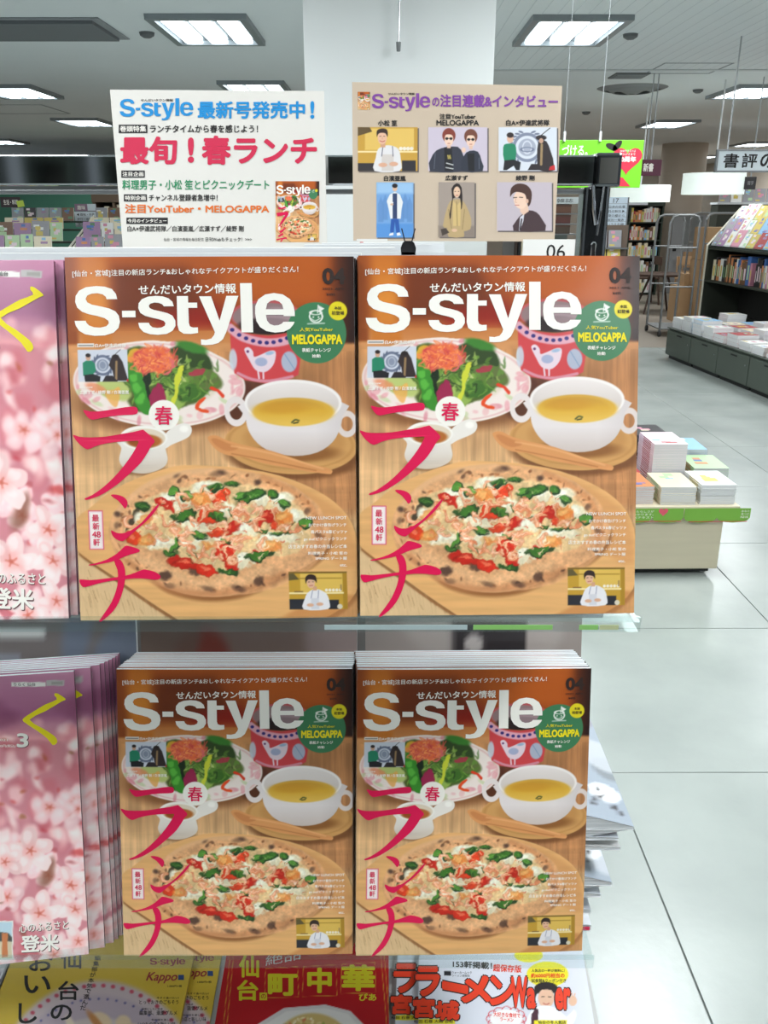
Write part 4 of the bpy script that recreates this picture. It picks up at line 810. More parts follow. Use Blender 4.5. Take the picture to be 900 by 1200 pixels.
# --- three kinds lying on the lowest shelf
def lying(name, label, loc, lean, yaw, roll, W, art, fr, spec, T_=.007, back=None, grid=(190, 260), build=None):
    M = pose(yaw, lean, roll); sh = Sheet(W, .297, loc, M, *fr)
    if build: build(sh)
    let = sh.lettering(spec); me = sh.grid('front_cover', art, *grid, M_PRINT)
    o = magazine(name, label, 'magazine', loc, M, W, .297, T_, me, let, back=back); return o, me, let
def gourmet_text(s):
    s.text('blk', '仙', 246, 40, 330, 122, .02); s.text('blk', '台', 236, 172, 320, 250, .02); s.text('blk', 'の', 205, 268, 292, 332, .02); s.text('blk', 'お', 118, 60, 214, 132, .02); s.text('blk', 'い', 98, 150, 205, 222, .02); s.text('blk', 'し', 75, 262, 150, 345, .02); s.text('blk', 'い', 60, 400, 150, 470, .02)
    s.vtext('blk', '編集部が本気で選んだ', 384, 68, 408, 292, .02, dx=-6.5)
    s.text('wine', 'Kappo', 592, 136, 720, 182, .02, shear=.4); s.logo('wine', 608, 78, 752, 112); s.rect('blu', 723, 147, 746, 168); s.text('blk', '1,000円+税', 680, 188, 738, 198, .015)
    for t, b in [('今すぐ食べたい!', (635, 236, 726, 245)), ('とっておきのごちそう', (565, 249, 724, 266)), ('秘密にしたい名店', (575, 281, 660, 290)), ('編集部、溺愛グルメ', (565, 292, 718, 311)), ('旬の味を楽しむ', (614, 325, 700, 334)), ('いつもの店と新しい味', (560, 338, 712, 356))]: s.text('blk', t, *b, .012)
spec = {'blk': ('title_lettering', M_INKK), 'wine': ('name_lettering', M_INKWINE), 'blu': ('blue_mark', mat('navy_ink', (40, 66, 120), .5))}
A_G = paint_gourmet_cover()
o, me, let = lying('gourmet_magazine', 'yellow gourmet magazine on the lowest shelf with big brush-like black title, front copy', (-.361, .578, .548), 80, 0, 0, MW, A_G, (0, 1100, 3.4615), spec, back=mat('mustard_cover', (190, 160, 60), .4), build=gourmet_text)
magazine('gourmet_magazine', 'second yellow gourmet magazine on the lowest shelf, showing right of the front copy', 'magazine', (-.3275, .592, .539), pose(0, 80, 0), MW, .297, .007, me, let, back=mat('mustard_cover'))
def chinese_text(s):
    s.text('lim', '仙', 180, 70, 265, 164, .03); s.text('lim', '台', 172, 174, 262, 262, .03); s.rect('lim', 267, 228, 299, 260, lift=.0002); s.text('red', 'の', 273, 234, 294, 254, .02, lift=.0003)
    s.text('lim', '町', 302, 148, 428, 242, .045); s.text('lim', '中', 468, 122, 572, 230, .045); s.text('lim', '華', 612, 110, 755, 222, .04); s.text('lim', 'ぴあ', 686, 232, 760, 263, .03); s.text('wht', '絶品', 292, 56, 440, 102, .01, slope=-.2)
A_C = paint_chinese_cover()
lying('chinese_food_magazine', 'red magazine with yellow characters and a white octagonal plate on the lowest shelf', (-.099, .578, .543), 80, 0, 0, .21, A_C, (230, 1100, 3.6), {'lim': ('title_lettering', M_INKL), 'wht': ('brush_lettering', M_INKS), 'red': ('small_lettering', mat('deep_red_ink', (170, 14, 22), .5))}, back=mat('red_cover', (160, 14, 22), .4), build=chinese_text)
def noodle_text(s):
    for ch, b, sl in [('ラ', (132, 116, 236, 244), 0), ('ー', (245, 188, 356, 226), .2), ('メ', (325, 152, 452, 276), .1), ('ン', (445, 160, 552, 286), .1), ('W', (536, 160, 604, 294), 0), ('a', (602, 208, 640, 296), 0), ('er', (722, 208, 786, 302), .05), ('宮', (122, 250, 214, 335), 0), ('城', (216, 262, 318, 345), 0)]:
        s.text('blk', ch, b[0] - 5, b[1] - 5, b[2] + 5, b[3] + 5, .085, slope=sl, lift=.0002); s.text('red', ch, *b, .05, slope=sl, lift=.0003)
    s.text('blk', '153軒掲載！', 290, 96, 456, 126, .03, slope=.05); s.text('red', '超保存版', 460, 110, 580, 142, .03, slope=.05); s.text('blk', 'ウォーカームック', 286, 138, 370, 150, .012); s.text('blk', 'ラーメン情報誌', 286, 152, 362, 162, .01)
    s.text('blk', '人気店の一杯が無料に!', 622, 128, 762, 142, .02); s.text('red', '約6000円相当の', 620, 146, 762, 166, .03, lift=.0003); s.text('blk', '試食麺&クーポン付き', 622, 169, 768, 186, .02)
    s.text('red', '大好きな食材で', 462, 312, 575, 332, .02, slope=.06, lift=.0003); s.text('red', 'ラーメン', 490, 334, 546, 350, .02, slope=.06, lift=.0003); s.text('blk', '稲田 石巻 大崎 名取', 126, 342, 292, 356, .02); s.text('blk', '仙台の冬人気店', 650, 346, 768, 360, .02)
A_N = paint_noodle_cover()
def hide_under(s): noodle_text(s)
o, me, let = lying('ramen_magazine', 'white ramen magazine with orange lettering and a waving cook on the lowest shelf, front copy', (.138, .585, .552), 79, 0, 2.6, .21, A_N, (450, 1100, 3.6), {'blk': ('black_lettering', M_INKK), 'red': ('title_lettering', M_INKR)}, back=mat('white_cover'), build=noodle_text)
magazine('ramen_magazine', 'second white ramen magazine, underneath the front copy and showing at its left', 'magazine', (.111, .598, .5425), pose(0, 79, 2.6), .21, .297, .007, me, let, back=mat('white_cover'))
SW = Sheet(.21, .297, (-.588, .578, .545), pose(0, 80, 0), 0, 1100, 3.4615)
SW.text('blk', '&r', -14, 190, 38, 282, .03, shear=.5); SW.rect('blk', -60, 296, 20, 300); AW = Art(-800, -100, 60, 900, .3, (206, 208, 212)); AW.ell(-200, 600, 200, 200, (190, 60, 50), 20)
magazine('white_magazine', 'white magazine with slanting black letters at the left end of the lowest shelf', 'magazine', (-.588, .578, .545), pose(0, 80, 0), .21, .297, .006, SW.grid('front_cover', AW, 40, 60, M_PRINT), SW.lettering({'blk': ('title_lettering', M_INKK)}), back=mat('white_cover'))

# --- magazines standing behind the lower piles, seen through the gap under the upper shelf
vag = [(-.62, [(30, 60, 40), (60, 70, 50), (150, 120, 100)], (44, 52, 40), 'dark green magazine standing at the back of the lower shelf, left end'), (-.382, [(120, 130, 150), (150, 150, 160), (120, 110, 110)], (128, 118, 116), 'grey blue magazine standing at the back of the lower shelf'),
       (-.145, [(170, 150, 146), (140, 60, 50), (120, 100, 90)], (140, 118, 110), 'rose grey magazine with a red patch standing at the back of the lower shelf'), (.096, [(176, 166, 160), (150, 140, 136), (60, 52, 54)], (160, 148, 142), 'beige magazine with a dark picture standing at the back of the lower shelf')]
for i, (x, cs, b, lab) in enumerate(vag):
    sh = Sheet(MW, MH, (x, .765, .80), pose(0, 12)); A = paint_vague(i + 20, cs, b)
    if i == 3: A.rect(40, 10, 74, 34, (50, 44, 46), .4); A.ell(50, 20, 4, 5, (190, 180, 176), 1); A.ell(48, 30, 8, 6, (150, 140, 140), 2)
    A.x0, A.y0 = sh.crop[0]; A.k = A.W / (sh.crop[1][0] - sh.crop[0][0])
    magazine('back_row_magazine', lab, 'magazine', (x, .765, .80 + .018), pose(0, 12), MW, MH, .006, sh.grid('front_cover', A, 50, 64, M_PRINT), back=mat('white_cover'))

# --- magazines lying on the end shelves, sticking out at the right
def side_mag(label, corner, W, L, tilt, thick, col, seed, curl=0.0, spread=.0, group=None):
    """lies with its cover up; corner = its near right corner"""
    R = random.Random(seed); o = thing('side_magazine', label, 'magazine', corner, group=group)
    n = 8; xs = [-W * i / n for i in range(n + 1)]; up = lambda x: math.sin(math.radians(tilt)) * -x + curl * math.sin(PI * min(1, -x / W)) 
    a = MB(); a.prism([(x, up(x) - .0004) for x in xs] + [(x, -thick - spread * min(1, -x / .06)) for x in xs[::-1]], 'y', .0008, L)
    a.build('pages', M_PAGE, o, smooth=False)
    nx, ny = 34, 60; A = Art(0, 0, 100, 120, 1, col)
    for k in range(7): A.ell(R.uniform(40, 100), R.uniform(20, 110), R.uniform(6, 20), R.uniform(4, 16), R.choice([(190, 194, 200), (130, 100, 100), (166, 172, 182), (120, 126, 130), (210, 186, 180)]), 3, .8, R.uniform(0, 90))
    A.ell(86, 94, 12, 8, (236, 238, 240), 1); 
    for k in range(10): x = R.uniform(70, 94); y = R.uniform(86, 112); A.rect(x, y, x + R.uniform(2, 5), y + R.uniform(1, 3), (50, 48, 50), .4)
    for k in range(6): A.rect(56, 30 + k * 3, 56 + R.uniform(10, 34), 31.2 + k * 3, (90, 92, 96), .3, .8)
    X, Yv = np.meshgrid(np.linspace(-W, 0, nx), np.linspace(0, L, ny)); Z = np.vectorize(up)(X) + .0002
    v = np.stack([X, Yv, Z], -1).reshape(-1, 3); i = np.arange(nx * ny).reshape(ny, nx); f = np.stack([i[:-1, :-1], i[:-1, 1:], i[1:, 1:], i[1:, :-1]], -1).reshape(-1, 4)
    me = bpy.data.meshes.new('front_cover'); me.from_pydata(v.tolist(), [], f.tolist()); rgb = s2l(A.sample(100 + X / W * 100, 118 - Yv / L * 116)).reshape(-1, 3)
    ca = me.color_attributes.new('ink', 'BYTE_COLOR', 'POINT'); ca.data.foreach_set('color', np.concatenate([rgb, np.ones((len(v), 1))], 1).astype(np.float32).ravel()); me.materials.append(M_PRINT); obj('front_cover', me, o)
    MB().box(-W, 0, -thick - .0006, 0, L, -thick, ).build('back_cover', mat('white_cover'), o)
    return o
def pc(px, py, Y=.86): return tuple(P(px, py, Y))
side_mag('topmost pale blue magazine curling out at the right side of the lower rack', pc(743, 969), .17, .27, 13, .004, (150, 160, 172), 1, .004, .012)
side_mag('thin grey magazine just below the curling pale blue one', pc(725, 982), .16, .25, 3, .003, (180, 186, 194), 2)
side_mag('thin pale magazine lying under two others at the right side of the rack', pc(727, 993), .16, .25, 3, .004, (190, 190, 190), 3)
side_mag('pale blue magazine with a round white badge at the right side, middle of the rack', pc(717, 1034), .16, .25, 12, .005, (148, 158, 170), 4, .003, .008)
side_mag('thin grey magazine under the badge magazine at the right side', pc(704, 1048), .14, .24, 3, .004, (184, 188, 194), 5)
side_mag('grey magazine low at the right side, above the one with the pink mark', pc(692.5, 1066), .13, .24, 3, .006, (176, 180, 186), 6)
o = side_mag('lowest grey magazine with a small pink mark at the right side', pc(693, 1084), .13, .24, 3, .009, (180, 184, 190), 7)
MB().box(-.012, -.0006, -.008, -.002, 0, -.003).build('pink_mark', M_INKM, o)
side_mag('olive and brown magazine slanting behind the right side pile, seen as a small wedge', pc(704, 905, 1.0), .15, .2, 8, .004, (140, 132, 84), 9)
# ================================================================ the rack itself
rack = thing('magazine_rack', 'chrome magazine rack with clear acrylic shelves carrying the lunch magazines', 'rack', (0, 1.10, 0))
def rk(name, mb, m, **k): 
    o = mb.build(name, m, None, **k); o.parent = rack; o.matrix_parent_inverse = Matrix.Translation((0, -1.10, 0)); return o
# clear shelves with a low front lip
for (z, y0, y1, x1, th) in ((1.1752, .643, .775, .2155, .0095), (.7850, .664, .80, .2130, .012)):
    b = MB(); b.box(-.62, y0, z - th, x1, y1, z, .0012); o = rk('shelf', b, M_ACR); o['label'] = 'clear acrylic shelf slab'
    b = MB(); b.box(-.62, y0 - .0008, z + .0002, x1, y0 + .0022, z + .0045, .0006); rk('shelf_lip', b, M_ACR)
    b = MB(); b.box(-.62, y0 + .06, z - .0155, x1 - .03, y1 - .02, z - .0125); rk('shelf_bracket', b, M_STEEL) if z < 1 else None
# printed strips seen through the front of the upper shelf
for xa_, xb_, c_ in ((.075, .1416, 'lime_strip'), (.164, .180, 'lime_strip'), (-.05, .07, 'grey_strip'), (.181, .197, 'cream_strip')):
    b = MB(); b.box(xa_, .6436, 1.1678, xb_, .6440, 1.1722); rk('price_strip', b, mat(c_, {'lime_strip': (168, 224, 120), 'grey_strip': (206, 214, 216), 'cream_strip': (226, 222, 170)}[c_], .5))
b = MB(); b.box(-.62, .70, 1.150, .2, .74, 1.1615, .002); rk('shelf_bracket', b, M_STEEL)
# lowest shelf: sloped board on a plinth
b = MB(); b.prism([(.54, .525), (.90, .590), (.90, .570), (.54, .505)], 'x', -.75, .262); rk('sloped_shelf', b, mat('pale_shelf_board', (190, 190, 188), .4))
b = MB(); b.box(-.75, .60, .0, .25, 1.50, .50, .004); rk('plinth', b, mat('charcoal_plinth', (54, 55, 58), .5))
# the upright posts and rails
b = MB(); b.box(.297, 1.352, .0, .336, 1.39, 1.533, .003); rk('post', b, M_BLACK)
b = MB(); b.box(-.80, 1.352, .0, -.761, 1.39, 1.533, .003); rk('post', b, M_BLACK)
for x in (.2995, .3305): b = MB(); b.box(x, 1.3495, .0, x + .003, 1.3522, 1.533); rk('post_edge', b, M_CHROMEL)
b = MB()
for k in range(8): b.box(.3135, 1.3505, 1.50 - k * .06 - .075, .3195, 1.3523, 1.50 - k * .06 - .047, .0008)
rk('post_slots', b, mat('slot_dark', (6, 6, 7), .6))
b = MB(); b.tube([(x + .007, 1.349, z) for x, z in ((.306, 1.452), (.306, 1.424), (.308, 1.421), (.311, 1.421), (.313, 1.424), (.313, 1.452), (.311, 1.455), (.308, 1.455), (.306, 1.452))], .0012, 6); rk('slot_rim', b, M_CHROMEL)
b = MB(); b.box(-.95, 1.352, 1.5355, .311, 1.392, 1.5770, .0025); rk('top_rail', b, mat('smoked_chrome', (205, 208, 212), .06, 1))
b = MB(); b.box(-.95, 1.360, 1.5235, .307, 1.382, 1.5305, .002); rk('under_rail', b, M_STEEL)
b = MB(); b.box(.3105, 1.346, 1.533, .3485, 1.396, 1.580, .004); o = rk('rail_end_cap', b, M_CHROME)
b = MB(); b.prism([(.316, 1.538), (.343, 1.538), (.343, 1.573), (.316, 1.573)], 'y', 1.3450, 1.3462); rk('cap_face', b, mat('smoked_face', (190, 184, 174), .12, 1))
b = MB(); b.tube([(.325, 1.350, 1.535), (.3225, 1.347, 1.50), (.3195, 1.347, 1.465)], .0022, 8); b.tube([(.309, 1.350, 1.535), (.3125, 1.347, 1.50), (.316, 1.347, 1.48)], .003, 8); rk('bracket_arm', b, M_CHROMEL)
for x, d in ((.150, .007), (.166, .004)):
    b = MB(); b.tube([(x, .81, .84), (x + .002, .86, 1.0), (x - .004, .90, 1.15)], d * .6, 10); rk('strut', b, M_CHROMEL)
b = MB(); b.box(.128, .86, .6, .142, .90, 1.16, .002); rk('inner_post', b, mat('brown_post', (96, 64, 52), .4))
b = MB(); b.tube([(.186, .84, 1.15), (.196, .842, 1.13), (.204, .845, 1.095), (.205, .846, 1.03)], .003, 8); rk('hook', b, M_BLACK)
b = MB(); b.box(.02, .86, .49, .026, 1.30, .76, .001); b.box(-.6, .88, .49, -.594, 1.30, .76, .001); rk('inner_panel', b, M_STEEL)
b = MB(); b.box(-.74, .93, .50, .115, .94, 1.10, .002); rk('back_panel', b, mat('grey_back_panel', (120, 118, 116), .5))
for z in (.700, .655, .625): b = MB(); b.box(.16, .865, z - .004, .262, 1.12, z, .001); rk('end_tray', b, M_ACR)

# tops of the taller copies on the tier behind: cream and white page edges
def spare(label, x0, x1, y, ztop, th, m=None, nm='spare_magazine'):
    o = thing(nm, label, 'magazine', ((x0 + x1) / 2, y, ztop - .30)); w = (x1 - x0) / 2
    MB().box(-w, .0005, 0, w, th - .0005, .30).build('pages', mat('cream_pages', (238, 232, 222), .7, noise=(300, .05, (.1, 1, 1))), o); MB().box(-w, th - .0004, 0, w, th, .3002).build('back_cover', m or mat('white_cover'), o); MB().box(-w, 0, 0, w, .0004, .3002).build('front_cover', m or mat('white_cover'), o)
zt = lambda py, Y: P(0, py, Y).z
spare('thick cream-edged catalogue whose top shows behind the upper left magazines', -.62, .010, .80, zt(290.5, .80), .012)
spare('thin white brochure whose top edge shows above the upper left magazines', -.62, -.02, .785, zt(297, .785), .008)
spare('white-edged catalogue behind the upper right magazine, left of the black clip', -.075, .045, .84, zt(287, .84), .008)
spare('thin white booklet behind the upper right magazine', .0, .075, .79, zt(296, .79), .004)
spare('tall white booklet standing behind the black clip above the upper right magazine', -.07, .068, 1.0, zt(285, 1.0), .01)

# ================================================================ the two header cards on the rail
def card(name, label, W, H, loc, M, fr, art, spec, build, cardcol, photos=None):
    sh = Sheet(W, H, loc, M, *fr); build(sh); o = thing(name, label, 'poster', loc, M=M.to_4x4())
    b = MB(); b.box(-W / 2, .0, 0, W / 2, .0012, H); b.build('card', mat(name + '_card', cardcol, .6, noise=(30, .02, (1, 1, 1))), o)
    if photos:
        for nm, (x0, y0, x1, y1), nx, ny, pad in photos:
            bx = sh.local_box(x0 - pad[0], y0 - pad[0], x1 + pad[1], y1 + pad[1]); obj(nm, sh.grid(nm, art, nx, ny, M_CARD, bx, .0003), o)
    for nm, me in sh.lettering(spec): obj(nm, me, o)
    return o
def white_text(s):
    s.logo('blu', 68, 84, 355, 170, lift=.0005); s.text('blu', '最新号発売中', 372, 95, 792, 164, .032, lift=.0005); s.text('blu', '!', 812, 95, 828, 164, .03, lift=.0005); s.text('blk', 'せんだいタウン情報', 150, 86, 276, 97, .02, lift=.0005)
    for (x0, y0, x1, y1), t in (((64, 187, 176, 220), '巻頭特集'), ((74, 366, 166, 394), '注目企画'), ((84, 459, 174, 487), '特別企画'), ((94, 550, 256, 575), '今月のインタビュー')):
        s.rect('box', x0, y0, x1, y1, lift=.0004); s.text('wht', t, x0 + 5, y0 + 5, x1 - 5, y1 - 5, .02, lift=.0006)
    s.text('blk', 'ランチタイムから春を感じよう！', 186, 188, 608, 219, .025, lift=.0005); s.text('crm', '最旬', 70, 233, 292, 342, .04, lift=.0005); s.text('crm', '!', 334, 237, 358, 336, .04, lift=.0005); s.text('crm', '春ランチ', 388, 230, 838, 344, .04, lift=.0005)
    s.text('grn', '料理男子・小松 笙とピクニックデート', 78, 402, 652, 441, .02, lift=.0005); s.text('blk', 'チャンネル登録者急増中！', 182, 459, 450, 486, .02, lift=.0005); s.text('org', '注目YouTuber・MELOGAPPA', 88, 497, 652, 533, .03, lift=.0005)
    s.text('blk', '白A×伊達武将隊／白濱亜嵐／広瀬すず／綾野 剛', 98, 582, 552, 605, .018, lift=.0005); s.text('blk', '仙台・宮城の情報を毎日配信', 240, 629, 396, 642, .01, lift=.0005); s.text('blk', '日刊Webもチェック！>>>', 403, 627, 584, 643, .012, lift=.0005)
AWp = Art(600, 380, 900, 700, 1.0, (222, 218, 211)); paste(AWp, 677, 408, 847, 646, A_LUNCH)
AWp.k = AWp.k
Ssm = None
def thumb_text(s):
    s.logo('wht', 680, 422, 812, 466, lift=.0006)
    for pts in ([(684, 508), (700, 512), (716, 506), (716, 514), (690, 518)], [(680, 532), (722, 526), (728, 536), (704, 572), (686, 588), (700, 562), (714, 540), (684, 546)], [(692, 580), (702, 584), (702, 592)], [(690, 604), (722, 586), (704, 606), (696, 612)], [(684, 622), (704, 610), (708, 616), (690, 626)], [(680, 634), (718, 626), (722, 632), (706, 634), (700, 645), (694, 645), (700, 634), (682, 640)]):
        s.poly('mag', pts, lift=.0006)
    s.poly('wht', [(732 + 7 * math.cos(t * .6), 512 + 7 * math.sin(t * .6)) for t in range(10)], lift=.0006)
def wt(s): white_text(s); thumb_text(s)
card('white_header_card', 'white landscape card with blue, red, green and orange lettering above the left magazines', .297, .21, (-.2319, 1.3068, 1.4491), pose(2.68, 3.71, 0), (120, 90, 3.3333), AWp,
     {'blu': ('blue_lettering', M_INKB), 'blk': ('black_lettering', M_INKK), 'box': ('caption_boxes', mat('soft_black_ink', (34, 32, 34), .5)), 'wht': ('white_lettering', M_INKW), 'crm': ('crimson_lettering', M_INKC), 'grn': ('green_lettering', M_INKG), 'org': ('orange_lettering', M_INKO), 'mag': ('magenta_lettering', M_INKM)}, wt, (222, 218, 211),
     [('cover_picture', (677, 408, 847, 646), 90, 120, (0, 0))])
A_B = paint_beige_poster(); paste(A_B, 62, 57, 109, 125, A_LUNCH)
def beige_text(s):
    s.logo('pur', 115, 62, 335, 130, lift=.0005); s.text('pur', 'の', 342, 78, 370, 112, .03, lift=.0005); s.text('pur', '注目連載&インタビュー', 372, 68, 816, 116, .035, lift=.0005, slope=.01); s.text('blk', 'せんだいタウン情報', 176, 60, 276, 69, .02, lift=.0005)
    for t, b in [('小松 笙', (138, 163, 210, 186)), ('注目YouTuber', (370, 139, 506, 160)), ('MELOGAPPA', (358, 163, 518, 184)), ('白A×伊達武将隊', (620, 162, 784, 185)), ('白濱亜嵐', (160, 372, 243, 393)), ('広瀬すず', (392, 371, 476, 391)), ('綾野 剛', (657, 371, 728, 391))]: s.text('blk', t, *b, .03, lift=.0005)
ph = [('photograph', (x0, y0, x1, y1), int((x1 - x0) * .62), int((y1 - y0) * .62), (0, 5)) for k, x0, y0, x1, y1 in BEIGE_PHOTOS] + [('cover_picture', (62, 57, 108, 124), 34, 48, (0, 0))]
card('beige_header_card', 'beige card with purple heading and six portrait photographs above the right magazines', .297, .21, (.1036, 1.3101, 1.4581), pose(4.32, 4.49, .38), (400, 90, 3.2143), A_B,
     {'pur': ('purple_lettering', M_INKP), 'blk': ('black_lettering', M_INKK)}, beige_text, (196, 177, 156), ph)

# small things on top of the rack between the cards and the magazines
o = thing('binder_clip', 'small black clip with two wire ears standing above the upper right magazine', 'clip', P(478.5, 299, .79))
b = MB(); b.prism([(-.0062, 0), (.0062, 0), (.0068, .006), (.005, .0105), (.003, .012), (-.003, .012), (-.005, .0105), (-.0068, .006)], 'y', 0, .006); b.build('clip_body', mat('black_plastic', (18, 18, 22), .3), o)
for sx in (-1, 1): b = MB(); b.tube([(sx * .003, .003, .011), (sx * .0045, .003, .017), (sx * .006, .003, .0225)], .0006, 6); b.build('wire_ear', mat('black_plastic'), o)
o = thing('number_card', 'white card reading 06 beside the chrome post', 'card', P(642, 301, 1.30)); o.location.z -= .02
s_ = 1.30 / (CP + .31 * SP) / 1000
b = MB(); b.box(-30 * s_, 0, 0, 31 * s_, .001, .022 + 18 * s_); b.build('card', mat('white_card', (232, 230, 226), .6), o)
g, f = glyphs('06', .0); b = MB(); b.add([((v[0] * 22 - 2) * s_, -.0003 - v[2] * 9e-6, .0185 + (v[1] * 15.5 - .5) * s_) for v in g], f); b.build('lettering', M_INKK, o)
o = thing('price_card', 'small white card with a red number left under the beige card', 'card', P(436, 292, 1.28)); b = MB(); b.box(-.022, 0, -.02, .022, .001, .014); b.build('card', mat('white_card'), o)
g, f = glyphs('5', .03); b = MB(); b.add([(-.018 + v[0] * .006, -.0003 - v[2] * 9e-6, .0015 + v[1] * .0085) for v in g], f); g, f = glyphs('円', .02); b.add([(-.0105 + v[0] * .006, -.0003 - v[2] * 9e-6, .0015 + v[1] * .006) for v in g], f); b.build('lettering', mat('red_print', (206, 40, 50), .5), o)
o = thing('display_block', 'white moulded block under the left half of the beige card', 'display', P(403, 300, 1.2)); b = MB(); b.box(-.03, 0, -.03, .055, .03, .012, .002); b.box(-.03, .002, .0135, .03, .028, .016, .001); b.build('block', mat('white_plastic', (216, 218, 220), .35), o)
for i, (x0, x1, c, lab) in enumerate([(602, 606, (60, 50, 44), 'dark thin book'), (606.6, 609.4, (30, 32, 36), 'black thin book'), (610, 613, (214, 206, 180), 'cream thin book')]):
    a = P(x0, 300, 1.42); d = P(x1, 300, 1.42); b = MB(); b.box(0, 0, 0, d.x - a.x, .14, .055 - .004 * i, .0008); o = b.build('thin_book', mat('thin_book_%d' % i, c, .5)); o.location = (a.x, a.y, a.z - .02); tag(o, lab + ' standing left of the number card behind the beige card', 'book')
# ================================================================ the shop: floor, ceiling, walls
def tile_mat():
    m = bpy.data.materials.new('glossy_floor_tile'); m.use_nodes = True; nt = m.node_tree; b = nt.nodes['Principled BSDF']
    tc = nt.nodes.new('ShaderNodeTexCoord'); n = nt.nodes.new('ShaderNodeTexNoise'); n.inputs['Scale'].default_value = 2.2; n.inputs['Detail'].default_value = 8
    g = nt.nodes.new('ShaderNodeNewGeometry'); nt.links.new(g.outputs['Position'], n.inputs['Vector'])
    r = nt.nodes.new('ShaderNodeValToRGB'); r.color_ramp.elements[0].color = (.33, .365, .345, 1); r.color_ramp.elements[1].color = (.40, .435, .412, 1); r.color_ramp.elements[0].position = .35; r.color_ramp.elements[1].position = .65
    nt.links.new(n.outputs[0], r.inputs[0]); nt.links.new(r.outputs[0], b.inputs['Base Color'])
    n2 = nt.nodes.new('ShaderNodeTexNoise'); n2.inputs['Scale'].default_value = 34; n2.inputs['Detail'].default_value = 4; nt.links.new(g.outputs['Position'], n2.inputs['Vector'])
    bp = nt.nodes.new('ShaderNodeBump'); bp.inputs['Strength'].default_value = .5; bp.inputs['Distance'].default_value = .0009; nt.links.new(n2.outputs[0], bp.inputs['Height']); nt.links.new(bp.outputs[0], b.inputs['Normal'])
    b.inputs['Roughness'].default_value = .26; b.inputs['Specular IOR Level'].default_value = .55
    return m
M_TILE = tile_mat(); M_GROUT = mat('grout', (112, 116, 114), .8)
b = MB(); b.box(-9, -4, -.05, 9, 29, -.004); floor = b.build('floor', M_GROUT); floor['kind'] = 'structure'
TX, TY = .845, .885
tb = MB(); tb.box(.002, .002, -.0045, TX - .002, TY - .002, 0, .0012); tme = tb.mesh('floor_tile', M_TILE)
for i in range(-3, 6):
    for j in range(-2, 10):
        x0 = .642 + i * TX; y0 = 2.034 + j * TY - TY
        o = obj('floor_tile', tme, floor); o.location = (x0, y0, 0)
b = MB(); b.box(-9, -4, -.0045, .642 - 3 * TX - .002, 10.0, 0); b.box(.642 + 6 * TX + .002, -4, -.0045, 9, 10.0, 0); b.box(.642 - 3 * TX, -4, -.0045, .642 + 6 * TX, 2.034 - 3 * TY - .002, 0); b.build('tiled_field', M_TILE, floor)
b = MB(); b.box(-9, 10.0, -.0045, 9, 29, .0005)
b.build('brown_floor', mat('brown_vinyl', (150, 140, 128), .35, noise=(2, .08, (1, 1, 1))), floor)

M_CEIL = mat('ceiling_board', (232, 238, 240), .85, noise=(1.2, .03, (1, 1, 1))); 
b = MB(); b.box(-14, -4, 2.7, 14, 29, 2.8); ceil = b.build('ceiling', M_CEIL); ceil['kind'] = 'structure'
b = MB(); R = random.Random(8)
for k in range(30): x = .62 + k * .1; b.box(x, -4, 2.6985, x + .004, 8.55, 2.7002)
b.build('panel_seam', mat('panel_seam_grey', (212, 219, 222), .8), ceil, kind='stuff')
b = MB(); b.box(.6, 8.55, 2.692, 14, 8.62, 2.7002); b.build('joint_strip', mat('pale_strip', (206, 212, 214), .6), ceil)
b = MB(); b.box(1.0, 27, 0, 14, 27.2, 2.7); w = b.build('wall_back', mat('beige_wall', (208, 196, 182), .8, noise=(.6, .05, (1, 1, 1)))); w['kind'] = 'structure'
b = MB(); b.box(-9, 16, 0, -1.0, 16.1, 1.84); w = b.build('wall_left', mat('green_partition', (70, 124, 104), .7, noise=(.7, .06, (1, 1, 1)))); w['kind'] = 'structure'
b = MB(); b.box(8.8, -4, 0, 9, 29, 2.7); w = b.build('wall_right', mat('beige_wall')); w['kind'] = 'structure'
b = MB(); b.box(-14.2, -4, 0, -14, 29, 2.7); w = b.build('wall_far_left', mat('pale_wall', (190, 190, 186), .8)); w['kind'] = 'structure'
b = MB(); b.box(-14, 27, 0, 1.0, 27.2, 2.7); w = b.build('wall_back_left', mat('pale_wall')); w['kind'] = 'structure'
# round column of the far wall, square white pillar
p = P(790, 300, 17.4); b = MB(); b.tube([(p.x + .05, 17.6, 0), (p.x + .05, 17.6, 2.7)], .42, 24); o = b.build('column', mat('beige_column', (200, 186, 170), .7, noise=(.5, .05, (1, 1, 1))), smooth=True); tag(o, 'round beige column behind the drum lamps at the right', 'column')
M_PIL = mat('white_pillar', (226, 228, 228), .6, noise=(1, .02, (1, 1, 1)))
b = MB(); b.box(-.385, 4.6, 0, .531, 5.5, 2.7, .006); o = b.build('pillar', M_PIL); tag(o, 'broad white square pillar behind the two header cards', 'pillar')
p = P(470, 0, 4.55); q = P(467, 52, 4.55); o = thing('hanging_rod', 'thin grey rod with a small knob hanging in front of the white pillar', 'rod', (p.x, 4.55, 2.7)); b = MB(); b.tube([(0, 0, 0), (q.x - p.x, 0, q.z - 2.7)], .005, 8); b.build('rod', M_STEEL, o); b = MB(); b.tube([(q.x - p.x, 0, q.z - 2.7 + .01), (q.x - p.x, 0, q.z - 2.7 - .03)], [.012, .009], 10); b.build('knob', mat('grey_knob', (120, 122, 124), .5), o)

